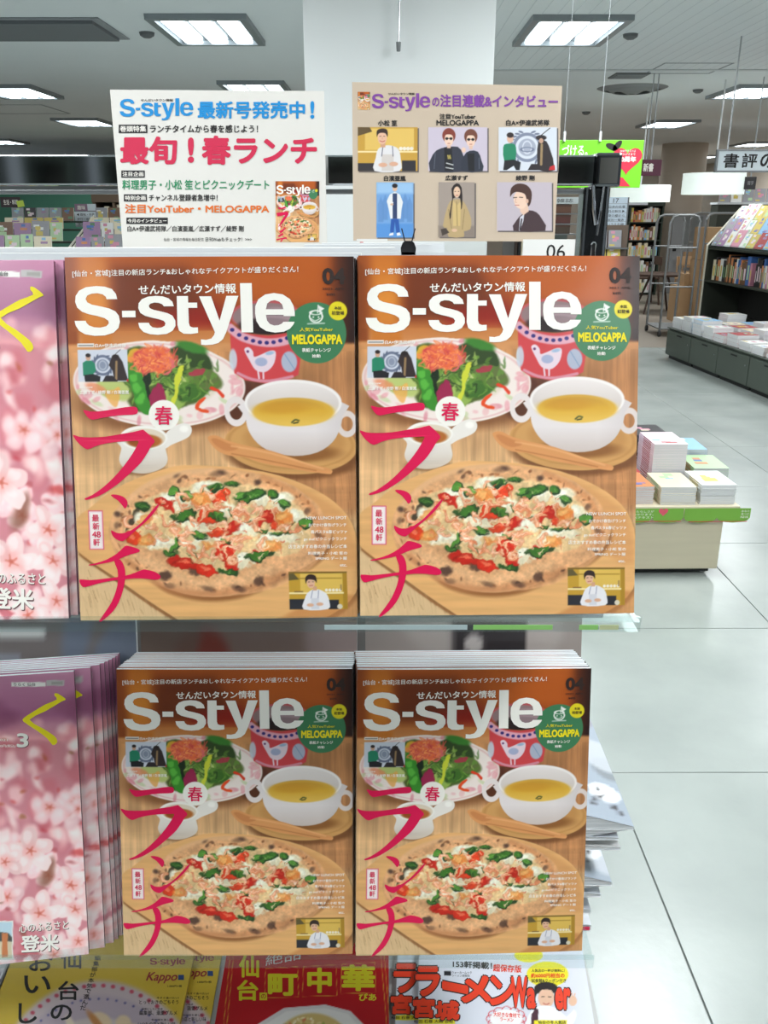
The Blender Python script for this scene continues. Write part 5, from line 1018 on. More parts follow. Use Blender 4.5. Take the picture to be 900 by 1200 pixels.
# ---------------------------------------------------------------- ceiling fixtures
M_TUBE = mat('lamp_tube', (255, 255, 255), .4, emit=(236, 250, 255), es=7.0); M_FR = mat('fixture_frame', (150, 156, 160), .4, .3); M_INN = mat('fixture_reflector', (120, 128, 134), .3, .6)
def make_fixture(w, l, n=3):
    o = thing('ceiling_light', '', 'ceiling light', (0, 0, 2.7))
    b = MB(); 
    for a in ((-w / 2, -l / 2, w / 2, -l / 2 + .05), (-w / 2, l / 2 - .05, w / 2, l / 2), (-w / 2, -l / 2 + .05, -w / 2 + .05, l / 2 - .05), (w / 2 - .05, -l / 2 + .05, w / 2, l / 2 - .05)): b.box(a[0], a[1], -.035, a[2], a[3], 0)
    b.build('frame', M_FR, o); b = MB(); b.box(-w / 2 + .05, -l / 2 + .05, -.006, w / 2 - .05, l / 2 - .05, -.001); b.build('reflector', M_INN, o)
    t = MB(); t.box(-.062, -l / 2 + .07, -.03, .062, l / 2 - .07, -.008, .008); me = t.mesh('lamp', M_TUBE)
    for k in range(n):
        q = obj('lamp', me, o); q.location.x = (k - (n - 1) / 2) * .185
    return o
fx = [((245, 33), 'ceiling light with three tubes above the white header card, the largest at the left'), ((20, 106), 'ceiling light at the left edge, second row from the front'), ((301, 102), 'ceiling light half hidden behind the top of the white header card'), ((100, 142), 'ceiling light above the far left shelves, third row'),
      ((2, 165), 'ceiling light cut by the left edge, fourth row'), ((51, 183), 'small far ceiling light just above the chrome rail at the left'), ((667, 34), 'ceiling light with three tubes right of the white pillar, the largest at the right'), ((882, 106), 'ceiling light at the right edge, right of the round air outlet'),
      ((782, 144), 'ceiling light above the left drum lamp'), ((886, 168), 'ceiling light at the right edge above the white hanging sign'), ((822, 183), 'far ceiling light just left of the white hanging sign'), ((772, 193), 'tiny far ceiling light beside the plum hanging sign'), ((690, 193), 'far ceiling light hidden behind the green hanging sign')]
proto = None
for (px, lab) in fx:
    p = on_z(px[0], px[1], 2.7)
    if proto is None: proto = make_fixture(.66, .95); proto.location = p; proto['label'] = lab
    else: copy_thing(proto, p, lab)
for (x, y, wt_) in LAMPS:
    if y < 5: copy_thing(proto, (x, y, 2.7), 'overhead ceiling light near the rack, above the picture', 'ceiling lights above the picture')
# air outlet, ducts, detectors, hatch
p = on_z(741, 103, 2.7); o = thing('air_outlet', 'round grey ceiling air outlet right of the pillar', 'air outlet', p)
for i, (r0, r1, z0, z1) in enumerate(((.36, .30, 0, -.02), (.27, .20, -.01, -.045), (.15, .05, -.02, -.06))):
    b = MB(); n = 32; vs = []; 
    for r_, z_ in ((r0, z0), (r1, z1), (r1 - .02, z1), (r0 - .03, z0)): vs += [(r_ * math.cos(2 * PI * k / n), r_ * math.sin(2 * PI * k / n), z_) for k in range(n)]
    b.add(vs, [(a * n + k, a * n + (k + 1) % n, ((a + 1) % 4) * n + (k + 1) % n, ((a + 1) % 4) * n + k) for a in range(4) for k in range(n)]); b.build(['outer_ring', 'middle_ring', 'cone'][i], mat('outlet_grey', (128, 132, 134), .5), o, smooth=True)
p = on_z(60, 33, 2.7); o = thing('ceiling_duct', 'grey rectangular ceiling duct panel at the top left corner', 'duct', p); b = MB(); b.box(-1.1, -.3, -.03, .38, .32, 0, .004); b.build('panel', mat('duct_grey', (118, 122, 126), .6), o); b = MB(); b.box(-1.16, -.36, -.008, .44, .38, -.001); b.build('rim', mat('rim_grey', (150, 154, 158), .6), o)
for (x, y, lab) in ((739, 40, 'small round detector near the front of the right ceiling'), (687, 131, 'small flat detector between the air outlet and the pillar'), (818, 105, 'oval detector between the air outlet and the right ceiling light'), (172, 38, 'small dark detector left of the large left ceiling light')):
    p = on_z(x, y, 2.7); o = thing('smoke_detector', lab, 'detector', p); b = MB(); b.tube([(0, 0, 0), (0, 0, -.02), (0, 0, -.035)], [.055, .05, .025], 16); b.build('body', mat('detector_grey', (104, 108, 110), .5), o, smooth=True)
p = on_z(737, 88, 2.7); o = thing('ceiling_vent', 'small square ceiling vent above the round air outlet', 'vent', p); b = MB(); b.box(-.16, -.16, -.012, .16, .16, 0, .003); b.build('frame', mat('detector_grey'), o)
for k in range(4): b = MB(); b.box(-.13, -.12 + k * .07, -.018, .13, -.09 + k * .07, -.0125); b.build('slat', M_FR, o)
p = on_z(806, 80, 2.7); o = thing('ceiling_hatch', 'square ceiling hatch outlined near the right edge', 'hatch', p); b = MB()
for a in ((-.3, -.3, .3, -.288), (-.3, .288, .3, .3), (-.3, -.288, -.288, .288), (.288, -.288, .3, .288)): b.box(a[0], a[1], -.004, a[2], a[3], 0)
b.build('hatch_frame', mat('seam_shadow', (150, 157, 162), .8), o)  # hatch outline in one plain grey
p = on_z(20, 128, 2.7); o = thing('ceiling_hatch', 'large square ceiling hatch outlined at the left', 'hatch', p); b = MB()
for a in ((-.5, -.5, .5, -.48), (-.5, .48, .5, .5), (-.5, -.48, -.48, .48), (.48, -.48, .5, .48)): b.box(a[0], a[1], -.004, a[2], a[3], 0)
b.build('hatch_frame', mat('seam_shadow', (150, 157, 162), .8), o)

# ================================================================ generic books
COLS = {'white': (226, 226, 222), 'cream': (226, 214, 186), 'grey': (150, 150, 154), 'pale pink': (226, 206, 212), 'pink': (206, 140, 160), 'red': (170, 60, 60), 'blue': (70, 110, 176), 'sky blue': (140, 186, 220), 'green': (90, 130, 92), 'pale green': (176, 206, 160), 'yellow': (206, 184, 90), 'orange': (206, 134, 84), 'mauve': (160, 124, 160), 'dark': (46, 42, 46), 'brown': (120, 86, 62), 'purple': (126, 76, 136)}
def cm(c): return mat(c.replace(' ', '_') + '_cover_print', COLS[c], .4, noise=(30, .05, (1, 1, 1)))
_bk = {}
def book_mesh(c, w, d, t, seed=0, face=False):
    """a closed book lying flat: pages, covers, spine at -x, a few printed patches on the cover; face=True adds more print"""
    k = (c, w, d, t, seed, face)
    if k in _bk: return _bk[k]
    R = random.Random(seed * 7 + 3); b = MB(); b.cur = 0; b.box(.001, .0006, .0003, w - .001, d - .001, t - .0003)
    b.cur = 1; b.box(0, 0, 0, w, d, .0003); b.box(0, 0, t - .0003, w, d, t); b.box(0, 0, .0003, .001, d, t - .0003)
    cs = R.sample([q for q in COLS if q != c], 2); e = t + .0004
    for i in range(5 if face else 3):
        b.cur = 2 + i % 2; x = R.uniform(.08, .5) * w; y = R.uniform(.08, .8) * d; b.box(x, y, t, x + R.uniform(.2, .42) * w, min(d * .95, y + R.uniform(.05, .22) * d), e + .0001 * i)
    b.cur = 2; b.box(-.0003, d * .2, t * .25, 0, d * .7, t * .75)
    _bk[k] = b.mesh('book', [mat('book_pages', (218, 219, 220), .8, noise=(8, .05, (.5, .5, 60))), cm(c), cm(cs[0]), cm(cs[1])]); return _bk[k]
def lay(c, w, d, t, loc, rz, lab, grp, seed=0, name='book', cat='book'):
    o = obj(name, book_mesh(c, w, d, t, seed)); o.location = loc; o.rotation_euler = (0, 0, rz); return tag(o, lab, cat, grp)
def stand(c, w, h, t, loc, rz, lean, lab, grp, seed=0):
    """the same book standing with its front cover to the viewer"""
    o = obj('book', book_mesh(c, w, h, t, seed, True)); M = Matrix.Rotation(rz, 4, 'Z') @ Matrix.Rotation(math.radians(90 - lean), 4, 'X'); o.rotation_euler = M.to_euler(); o.location = loc; return tag(o, lab, 'book', grp)
def spine_book(c, w, h, t, loc, rz, lab, grp, seed=0):
    """standing with its spine (narrow side t) to the viewer along local x"""
    o = obj('book', book_mesh(c, w, h, t, seed)); M = Matrix.Rotation(rz, 4, 'Z') @ Matrix(((0, 0, 1, 0), (1, 0, 0, 0), (0, 1, 0, 0), (0, 0, 0, 1))); o.rotation_euler = M.to_euler(); o.location = loc; return tag(o, lab, 'book', grp)

# ================================================================ low wooden table of language textbooks
M_WOOD = mat('pale_maple', (204, 194, 168), .45, noise=(3, .07, (1, 1, 14)))
YT, ZT = 3.386, .330; a1r = math.radians(1.0)
tab = thing('display_table', 'low pale wooden display table with a green banner, covered with book piles', 'table', (0, YT, 0), a1r)
b = MB(); b.box(.62, .0, .035, 1.445, 1.62, .29, .004); b.build('cabinet', M_WOOD, tab)
b = MB(); b.box(.60, -.02, .29, 1.50, 1.66, .328, .004); b.build('tabletop', M_WOOD, tab)
b = MB(); b.box(.64, .03, .012, 1.42, 1.58, .034); b.build('kick_board', mat('dark_kick', (40, 40, 40), .6), tab)
for cx, cy in ((1.40, .05), (.68, .05), (1.40, 1.55), (.68, 1.55)): b = MB(); b.tube([(cx - .012, cy, .0152), (cx + .012, cy, .0152)], .015, 12); b.build('castor', mat('pale_castor', (190, 190, 190), .4), tab)
M_GB = mat('green_banner_print', (122, 176, 66), .5)
def scallop(x0, x1, zt_, zb, n):
    pts = [(x0, zt_), (x1, zt_)]; w = (x1 - x0) / n
    for k in range(n):
        c = x1 - (k + .5) * w; pts += [(c + w / 2 * math.cos(t), zb + .010 - .022 * math.sin(t)) for t in np.linspace(0, PI, 7)]
    return [(p[0], p[1]) for p in pts]
b = MB(); b.prism(scallop(.60, 1.262, .320, .268, 5), 'y', -.0215, -.0205); ban = b.build('banner', M_GB, tab)
b = MB(); b.prism(scallop(1.265, 1.545, .320, .268, 2), 'y', -.0225, -.0215); b.build('banner', M_GB, tab)
b = MB(); b.box(.61, -.0222, .262, 1.255, -.0216, .265); b.box(1.285, -.0232, .260, 1.535, -.0226, .263); b.build('red_line', mat('red_line_print', (200, 50, 60), .5), tab)
def wr(body, x0, z0, x1, z1, y, m, par, bold=.01, nm='lettering'):
    g, f = glyphs(body, bold); q = MB(); q.add([(x0 + v[0] * (x1 - x0), y - v[2] * 1.5e-5, z0 + v[1] * (z1 - z0)) for v in g], f); return q.build(nm, m, par)
for x in (.70, 1.085):
    for i, t in enumerate(('あなたらしさが', '見つかります。', 'NHKテキスト')): wr(t, x - .055 if x > 1 else x, .303 - i * .0135, x + .05 if x > 1 else x + .1, .313 - i * .0135, -.0222, M_INKW, tab)
for i, t in enumerate(('あなた', '見つか', 'NHK')): wr(t, 1.505, .303 - i * .0135, 1.54, .313 - i * .0135, -.0232, M_INKW, tab)
q = MB(); q.prism([(1.175 + .02 * (math.sin(t) ** 3), .306 + .0012 * (13 * math.cos(t) - 5 * math.cos(2 * t) - 2 * math.cos(3 * t) - math.cos(4 * t))) for t in np.linspace(0, 2 * PI, 24)[:-1]], 'y', -.0224, -.0218); q.build('heart_mark', mat('heart_pink', (226, 90, 110), .5), tab)
tM = Matrix.Translation((0, YT, 0)) @ Matrix.Rotation(a1r, 4, 'Z')
def pile(x, y, w, d, t, n, c, what, where, rz=0, seed=0, z0=.3285, top=None, jit=.002):
    R = random.Random(seed + 50); z = z0
    for k in range(n):
        last = k == n - 1; p = tM @ Vector((x + R.uniform(-jit, jit), y + R.uniform(-jit, jit), z))
        lay(c, w, d, t, p, a1r + rz + R.uniform(-.006, .006), (f'top {what} of the pile {where}' if last else f'{what} inside the pile {where}'), None if last else f'{what}s in the pile {where}', seed, 'textbook'); z += t + .0003
    return z
pile(1.335, .005, .148, .21, .0068, 12, 'white', 'white textbook', 'at the wooden table front right corner', seed=1)
pile(1.165, .005, .150, .21, .0068, 11, 'cream', 'cream textbook', 'second from right along the wooden table front', rz=-.02, seed=2)
pile(.985, .01, .155, .21, .0068, 11, 'orange', 'orange textbook', 'third from right along the wooden table front', rz=.03, seed=3)
pile(.80, .01, .150, .21, .0068, 11, 'green', 'green textbook', 'at the left of the wooden table front', seed=4)
pile(1.385, .235, .155, .22, .0068, 13, 'pale green', 'pale green textbook', 'behind the front right corner pile', rz=-.04, seed=5)
pile(1.195, .235, .150, .22, .0078, 25, 'pale pink', 'pale pink textbook', 'that stands tallest on the wooden table', seed=6, jit=.001)
pile(.985, .24, .165, .22, .0068, 10, 'red', 'red and yellow textbook', 'left of the tallest pile', seed=7)
pile(1.375, .475, .155, .22, .0068, 16, 'sky blue', 'sky blue textbook', 'third back at the wooden table right edge', rz=-.05, seed=8)
pile(1.01, .475, .165, .22, .0072, 20, 'blue', 'blue textbook', 'behind the red and yellow pile', seed=9)
pile(1.20, .475, .15, .22, .0072, 24, 'dark', 'dark textbook', 'just behind the tallest pile', seed=10)
pile(1.04, .71, .165, .22, .0072, 22, 'white', 'white patterned textbook', 'fourth row back on the wooden table', seed=11)
pile(1.21, .72, .16, .22, .0072, 16, 'grey', 'grey textbook', 'fourth row back beside the white patterned pile', seed=12)
pile(1.16, 1.18, .17, .24, .0075, 16, 'dark', 'dark blue book', 'at the far edge of the wooden table', seed=14)
pile(.98, .98, .165, .22, .0072, 18, 'blue', 'pale blue book', 'fifth row back on the wooden table', seed=13)

# ================================================================ green grey cabinets with flat piles and the slanted bookcase
cab0 = Vector((3.04, 9.28, 0)); ca = math.atan2(-(9.28 - 7.06), (3.22 - 3.04)); rzc = ca  # local +x runs towards the viewer
cM = Matrix.Translation(cab0) @ Matrix.Rotation(rzc, 4, 'Z')   # local y points to the bookcase side (+x of the shop)
M_CAB = mat('olive_grey_cabinet', (74, 82, 74), .45, noise=(4, .04, (1, 1, 1)))
pn = .61
for k in range(7):
    lab = ['far end unit of the low olive grey cabinets at the right', 'second low olive grey cabinet unit from the far end', 'third low olive grey cabinet unit from the far end', 'fourth low olive grey cabinet unit, nearest the right edge', 'fifth low olive grey cabinet unit beyond the right edge', 'sixth low olive grey cabinet unit beyond the right edge', 'seventh low olive grey cabinet unit beyond the right edge'][k]
    o = thing('low_cabinet', lab, 'cabinet', cM @ Vector((k * pn, 0, 0)), rzc)
    b = MB(); b.box(.004, .02, .035, pn - .004, .78, .318, .003); b.build('body', M_CAB, o)
    b = MB(); b.box(.02, .04, 0, pn - .02, .74, .034); b.build('plinth', mat('dark_kick'), o)
    b = MB(); b.box(.006, 0, .045, pn - .006, .019, .300, .003); dr = b.build('drawer', M_CAB, o)
    b = MB(); b.box(pn * .42, -.001, .262, pn * .62, .0185, .276); b.build('handle_slot', mat('slot_dark'), dr)
    b = MB(); b.tube([(pn * .9, .001, .215), (pn * .9, -.004, .215)], .008, 10); b.build('lock', M_CHROMEL, dr)
    b = MB(); b.box(.0, -.004, .3185, pn, .785, .328, .002); b.build('top_board', M_CAB, o)
R = random.Random(77); names = list(COLS)
for k in range(11):
    for r in range(3):
        u = .03 + k * .25; v = .03 + r * .25; c = R.choice(['white', 'cream', 'pink', 'red', 'white', 'mauve', 'orange', 'sky blue', 'white', 'grey']); n = R.choice([2, 3, 3, 4]); t = .036; z = .3285; sd = R.randint(0, 3)
        if cM.to_3x3() and (cM @ Vector((u, v, 0))).y < 6.6: continue
        for q in range(n):
            o = lay(c, .205, .205, t, cM @ Vector((u + R.uniform(0, .01), v + R.uniform(0, .01), z)), rzc, f'{c} comic in the {["front", "middle", "rear"][r]} row of flat piles on the low cabinets', f'{c} comics, {["front", "middle", "rear"][r]} row on the low cabinets', sd); z += t + .0005
# slanted bookcase: front at local y = .80
bc = thing('bookcase', 'dark olive bookcase with slanted picture book display above the flat piles', 'bookcase', cM @ Vector((-1.0, .80, 0)), rzc)
prof = [(0, 0), (.55, 0), (.55, 1.56), (.34, 1.52), (0, 1.12)]
M_BC = mat('dark_olive_wood', (50, 54, 46), .5)
for k, x in enumerate((0, 2.6, 5.2)):
    b = MB(); b.prism(prof, 'x', x - .03, x); b.build('side_panel', M_BC, bc)
    b = MB(); b.tube([(x - .015, -.004, 0), (x - .015, -.004, 1.12), (x - .015, .336, 1.525)], .014, 6); b.build('panel_edge', mat('cream_edging', (196, 192, 176), .5), bc)
b = MB(); b.box(0, .45, 0, 5.17, .50, 1.5); b.build('back', mat('very_dark_wood', (28, 28, 26), .6), bc)
for z in (.30, .72, 1.08): b = MB(); b.box(.001, .0, z, 2.569, .449, z + .022); b.box(2.601, 0, z, 5.169, .449, z + .022); b.build('shelf', M_BC, bc)
sl = math.atan2(.40, .34)
for r in range(3):
    y0 = .015 + r * .115; z0 = 1.11 + r * .135; b = MB(); b.prism([(y0 - .01, z0), (y0 + .06, z0), (y0 + .06, z0 + .008), (y0, z0 + .008), (y0, z0 + .03), (y0 - .01, z0 + .03)], 'x', .0, 5.17); b.build('display_ledge', mat('clear_acrylic'), bc)
bM = Matrix.Translation(bc.location) @ Matrix.Rotation(rzc, 4, 'Z')
for r in range(3):
    y0 = .008 + r * .115; z0 = 1.121 + r * .135; u = .03
    while u < 3.3:
        w = R.choice([.14, .16, .19]); c = R.choice(['pink', 'sky blue', 'white', 'red', 'yellow', 'grey', 'mauve', 'sky blue', 'white', 'pale green']); h = R.choice([.16, .18, .2]); th = .012
        # front cover facing local -y and up
        o = obj('picture_book', book_mesh(c, w, h, th, R.randint(0, 3), True)); M = Matrix.Rotation(rzc, 4, 'Z') @ Matrix.Rotation(math.radians(90 - 28), 4, 'X'); o.rotation_euler = M.to_euler(); o.location = bM @ Vector((u, y0 + .0135, z0))
        tag(o, f'{c} picture book shown face out in the {["lowest", "middle", "top"][r]} row of the slanted display', 'book', f'{c} picture books, {["lowest", "middle", "top"][r]} display row'); u += w + .012
for z, ztag in ((.742, 'upper'),):
    u = .05
    while u < 2.5:
        w = R.choice([.04, .05, .07, .03]); h = R.uniform(.22, .30)
        c = R.choice(['orange', 'cream', 'pink', 'dark', 'white', 'red', 'dark', 'brown', 'blue'])
        if R.random() < .1: u += .08; continue
        spine_book(c, .18, h, w, bM @ Vector((u, .06, z + .001)), rzc, f'{c} book standing spine out on the {ztag} shelf of the dark bookcase', f'{c} books, {ztag} shelf of the dark bookcase', R.randint(0, 2)); u += w + .002

# ================================================================ grey tube carts, boxes, cafe furniture, door
M_TB = mat('grey_tube', (128, 130, 130), .5, .3)
def cart(label, px0, px1, Y, top, d=.55):
    a = P(px0, 300, Y); c = P(px1, 300, Y); w = c.x - a.x; o = thing('roll_cart', label, 'cart', (a.x, Y, 0)); h = P(0, top, Y).z; r = .016
    for i, y in enumerate((0, d)):
        b = MB(); b.tube([(0, y, .06), (0, y, h - .08), (.03, y, h - .02), (.09, y, h), (w - .09, y, h), (w - .03, y, h - .02), (w, y, h - .08), (w, y, .06)], r, 8); b.build('side_frame', M_TB, o, smooth=True)
    for z in (.1, h * .42, h * .74): [MB().tube([(0, y, z), (w, y, z)], r * .7, 6).build('cross_bar', M_TB, o) for y in (0, d)]
    b = MB(); b.box(0, 0, .085, w, d, .10); b.build('deck', M_TB, o)
    for x in (0, w):
        for y in (0, d): b = MB(); b.tube([(x - .012, y, .04), (x + .012, y, .04)], .04, 12); b.build('wheel', mat('dark_wheel', (40, 40, 42), .6), o)
    return o, w, h
o, w1, h1 = cart('grey tube roll cart with rounded top, left of the bookcase', 782, 816, 10.9, 252)
o2, w2, h2 = cart('larger grey tube roll cart loaded with cardboard boxes behind the slanted bookcase', 823, 918, 11.9, 250, .6)
M_KR = mat('cardboard', (164, 132, 96), .8, noise=(6, .06, (1, 1, 1)))
def carton(label, loc, w, d, h, rz=0):
    o = thing('cardboard_box', label, 'box', loc, rz); b = MB(); b.box(0, 0, 0, w, d, h, .003); b.build('box', M_KR, o); b = MB(); b.box(w / 2 - .025, -.0008, h * .7, w / 2 + .025, d + .0008, h + .0008); b.build('tape', mat('packing_tape', (190, 164, 120), .3), o)
c2 = o2.location
for i, (x, z, w, h) in enumerate(((.04, .1, .5, .4), (.56, .1, .48, .42), (.04, .505, .5, .36), (.56, .525, .46, .36), (.05, .87, .42, .42), (.5, .89, .5, .42))):
    carton(f'cardboard box on the larger cart, {["bottom left", "bottom right", "middle left", "middle right", "top left", "top right"][i]}', (c2.x + x, c2.y + .05, z + .001), w, .5, h)
p = P(791, 368, 12.4); carton('large cardboard box on the floor beyond the left cart', (p.x, 12.3, .001), .42, .45, .5); carton('small cardboard box on top of the large one beyond the left cart', (p.x + .08, 12.4, .503), .3, .3, .16)
# cafe table and chairs
M_DW = mat('dark_cafe_wood', (70, 52, 42), .5); M_LW = mat('light_cafe_wood', (170, 136, 100), .5)
q = on_z(768, 366, 0); o = thing('cafe_table', 'small dark wooden cafe table with splayed legs beyond the tiled aisle', 'table', (q.x, q.y, 0)); b = MB(); b.tube([(0, 0, .56), (0, 0, .59)], .42, 24); b.build('tabletop', M_DW, o)
for sx in (-1, 1):
    for sy in (-1, 1): b = MB(); b.tube([(sx * .1, sy * .1, .56), (sx * .26, sy * .26, 0)], [.02, .014], 8); b.build('leg', M_DW, o)
def chair(label, x, y, rz, m):
    o = thing('cafe_chair', label, 'chair', (x, y, 0), rz); b = MB(); b.box(-.21, -.2, .42, .21, .2, .445, .008); b.build('seat', m, o)
    for sx in (-1, 1):
        b = MB(); b.tube([(sx * .19, .18, .42), (sx * .22, .22, 0)], .016, 8); b.build('leg', m, o); b = MB(); b.tube([(sx * .19, -.2, .78), (sx * .19, -.18, .42), (sx * .22, -.22, 0)], .016, 8); b.build('leg', m, o)
    b = MB(); b.box(-.2, -.215, .64, .2, -.195, .78, .006); b.build('backrest', m, o); b = MB(); b.box(-.19, -.21, .5, .19, -.2, .53); b.build('rail', m, o)
q = on_z(806, 358, 0); chair('light wooden cafe chair behind the left cart', q.x, q.y, PI, M_LW); q = on_z(752, 356, 0); chair('dark wooden cafe chair left of the cafe table', q.x, q.y, PI / 2, M_DW); chair('light wooden cafe chair further back near the grey door', q.x + 1.3, q.y + 1.4, PI * .9, M_LW)
p0 = P(793, 300, 16.5); o = thing('door_panel', 'grey door with a handle in front of the beige wall behind the carts', 'door', (p0.x, 16.9, 0)); b = MB(); b.box(0, 0, 0, .62, .05, 1.45, .004); b.build('leaf', mat('grey_door', (146, 148, 150), .5), o); b = MB(); b.box(.04, -.02, .78, .1, 0, .83); b.build('handle', mat('slot_dark'), o); b = MB(); b.box(.22, -.006, .9, .55, 0, 1.4, .002); b.build('notice', mat('notice_grey', (120, 124, 124), .6, noise=(9, .3, (1, 1, 1))), o)
# drum lamps
def drum(label, px, py, Y, wpx, hpx):
    c = P(px, py, Y); zc = Y * CP - (c.z - EYE) * SP; R_ = wpx / 2 * zc / 1000; H = hpx * zc / 1000 * .92; o = thing('drum_lamp', label, 'lamp', (c.x, Y, c.z))
    b = MB(); n = 40; b.add([(R_ * math.cos(2 * PI * k / n), R_ * math.sin(2 * PI * k / n), z) for z in (-H / 2, H / 2) for k in range(n)], [(k, (k + 1) % n, n + (k + 1) % n, n + k) for k in range(n)]); b.build('shade', mat('lit_shade', (240, 246, 242), .8, emit=(232, 246, 238), es=.62), o, smooth=True)
    b = MB(); b.tube([(0, 0, -H / 2 + .01), (0, 0, -H / 2 + .016)], R_ * .97, 32); b.build('diffuser', mat('lit_diffuser', (240, 246, 242), .8, emit=(222, 236, 228), es=.55), o)
    b = MB(); b.tube([(0, 0, H / 2 - .02), (0, 0, 2.7 - c.z)], .008, 6); b.build('cord', mat('white_plastic', (216, 218, 220)), o)
    b = MB(); b.tube([(R_ * .99, 0, H / 2 - .004), (-R_ * .99, 0, H / 2 - .004)], .006, 6); b.build('spoke', M_STEEL, o)
drum('large white lit drum lamp in front of the beige column, below the white sign', 836, 215.5, 9.2, 70, 25); drum('white lit drum lamp half hidden behind the green hanging sign', 750, 227, 10.6, 68, 20)

# ================================================================ hanging signs
def hang(name, label, x0, y0, x1, y1, Y, m, rods=((.2, .8)), th=.02, drop_to=2.7):
    a = P(x0, y1, Y); c = P(x1, y0, Y); w = c.x - a.x; h = c.z - a.z; o = thing(name, label, 'sign', (a.x, Y, a.z)); b = MB(); b.box(0, 0, 0, w, th, h, .002); b.build('board', m, o)
    for r in rods: b = MB(); b.tube([(w * r, th / 2, h - .001), (w * r, th / 2, drop_to - a.z)], .0012 if name == 'green_sign' else .006, 6); b.build('hanging_rod', mat('grey_cord', (170, 174, 178), .5), o)
    return o, w, h
o, w, h = hang('green_sign', 'bright green hanging sign with white lettering and a red heart behind the rail end', 585, 164, 755, 220, 4.2, mat('lime_board', (112, 196, 30), .5), (.44, .69), .006)
wr('づける。', w * .43, h * .66, w * .61, h * .9, -.0008, M_INKW, o, .02); wr('ける', w * .43, h * .42, w * .53, h * .62, -.0008, M_INKW, o, .02)
b = MB(); hx, hz, hs = w * .892, h * .60, .0042; b.prism([(hx + hs * 16 * math.sin(t) ** 3, hz + hs * .95 * (13 * math.cos(t) - 5 * math.cos(2 * t) - 2 * math.cos(3 * t) - math.cos(4 * t))) for t in np.linspace(0, 2 * PI, 30)[:-1]], 'y', -.001, 0); b.build('heart', mat('heart_red', (206, 40, 66), .5), o)
wr('90周年', hx - .04, hz - .012, hx + .04, hz + .012, -.0018, M_INKW, o, .03)
for i, t in enumerate(('NHKテキストは', 'おかげさまで')): wr(t, hx - .035, hz + .03 - i * .014, hx + .035, hz + .04 - i * .014, -.0018, M_INKW, o, .01)
b = MB(); b.prism([(w * .74, h * .03), (w * .93, h * .03), (w * .87, h * .22), (w * .74, h * .22)], 'y', -.001, 0); b.build('red_patch', mat('heart_red'), o)
b = MB(); 
for lx, lz, ang in ((w * .775, h * .86, -20), (w * .815, h * .88, 50)): b.prism([(lx + .028 * math.cos(t) * math.cos(math.radians(ang)) - .013 * math.sin(t) * math.sin(math.radians(ang)), lz + .028 * math.cos(t) * math.sin(math.radians(ang)) + .013 * math.sin(t) * math.cos(math.radians(ang))) for t in np.linspace(0, 2 * PI, 16)[:-1]], 'y', -.001, 0)
b.build('leaf_marks', M_INKK, o)
for r in (.44, .69): b = MB(); b.tube([(w * r, -.004, h + .035), (w * r, -.004, h - .006)], .006, 8); b.build('white_hook', mat('white_plastic'), o)
o, w, h = hang('plum_sign', 'small plum hanging sign with white characters right of the green sign', 741, 187, 776, 206, 8.8, mat('plum_board', (92, 42, 62), .5), (.45, .62)); wr('新書', w * .36, h * .25, w * .72, h * .78, -.001, M_INKW, o, .03)
o, w, h = hang('white_sign', 'long white hanging sign with large black characters at the right edge', 840, 177, 960, 200, 7.0, mat('white_board', (226, 234, 240), .5), (.09, .7), .03)
for i, ch in enumerate('書評の本'): wr(ch, w * (.055 + i * .185), h * .14, w * (.055 + i * .185) + .115, h * .88, -.001, M_INKK, o, .025)
b = MB(); b.box(-.012, -.003, -.012, 0, .033, h + .012); b.box(0, -.003, h, w, .033, h + .012); b.box(0, -.003, -.012, w, .033, 0); b.build('sign_frame', M_STEEL, o)
o, w, h = hang('dark_sign', 'small dark hanging sign below the long white sign', 872, 207, 887, 222, 9.0, mat('black_board', (44, 42, 44), .5), (.5,)); wr('雑学', w * .22, h * .35, w * .78, h * .68, -.001, mat('grey_ink', (150, 150, 150), .5), o, .01)

# ================================================================ far bookcase at the right, calendar stand, cards
def bookcase_far(label, x0, x1, Y, top, rows, m, seed, d=.35, cols=2, wname='far shelf', fill=1.0, zbase=0, labels=None):
    R = random.Random(seed); o = thing('tall_bookcase', label, 'bookcase', (x0, Y, zbase)); w = x1 - x0; H = top - zbase
    for k in range(cols + 1): b = MB(); xx = w * k / cols; b.box(xx - .015, 0, 0, xx + .015, d, H); b.build('upright', m, o)
    b = MB(); b.box(.016, d - .02, 0, w - .016, d, H); b.build('back', mat('dark_back', (54, 52, 46), .6), o); b = MB(); b.box(-.02, -.01, H + .0005, w + .02, d, H + .1); b.build('header', m, o)
    for r in range(rows):
        z = H * r / rows + .04; b = MB(); b.box(.016, .002, z - .02, w - .016, d - .021, z); b.build('shelf', m, o)
        for k in range(cols):
            x = w * k / cols + .03
            while x < w * (k + 1) / cols - .06:
                t = R.choice([.03, .04, .05, .06]); hh = R.uniform(.55, .85) * H / rows; c = R.choice(['white', 'cream', 'cream', 'red', 'grey', 'white', 'yellow', 'orange', 'dark', 'sky blue', 'brown'])
                if R.random() < fill: spine_book(c, .14, hh, t, (x0 + x, Y + .03, zbase + z + .0006), 0, f'{c} book standing in the {wname}, row {["one", "two", "three", "four", "five", "six", "seven"][r]} from below', f'{c} books, {wname}, row {r + 1}', R.randint(0, 2))
                x += t + .003
    return o
M_DG = mat('dark_green_case', (40, 52, 42), .5)
bookcase_far('tall dark green bookcase full of books at the far right behind the chrome post', P(696, 300, 16.6).x, P(772, 300, 16.6).x, 16.6, 1.58, 5, M_DG, 5, wname='tall green bookcase')
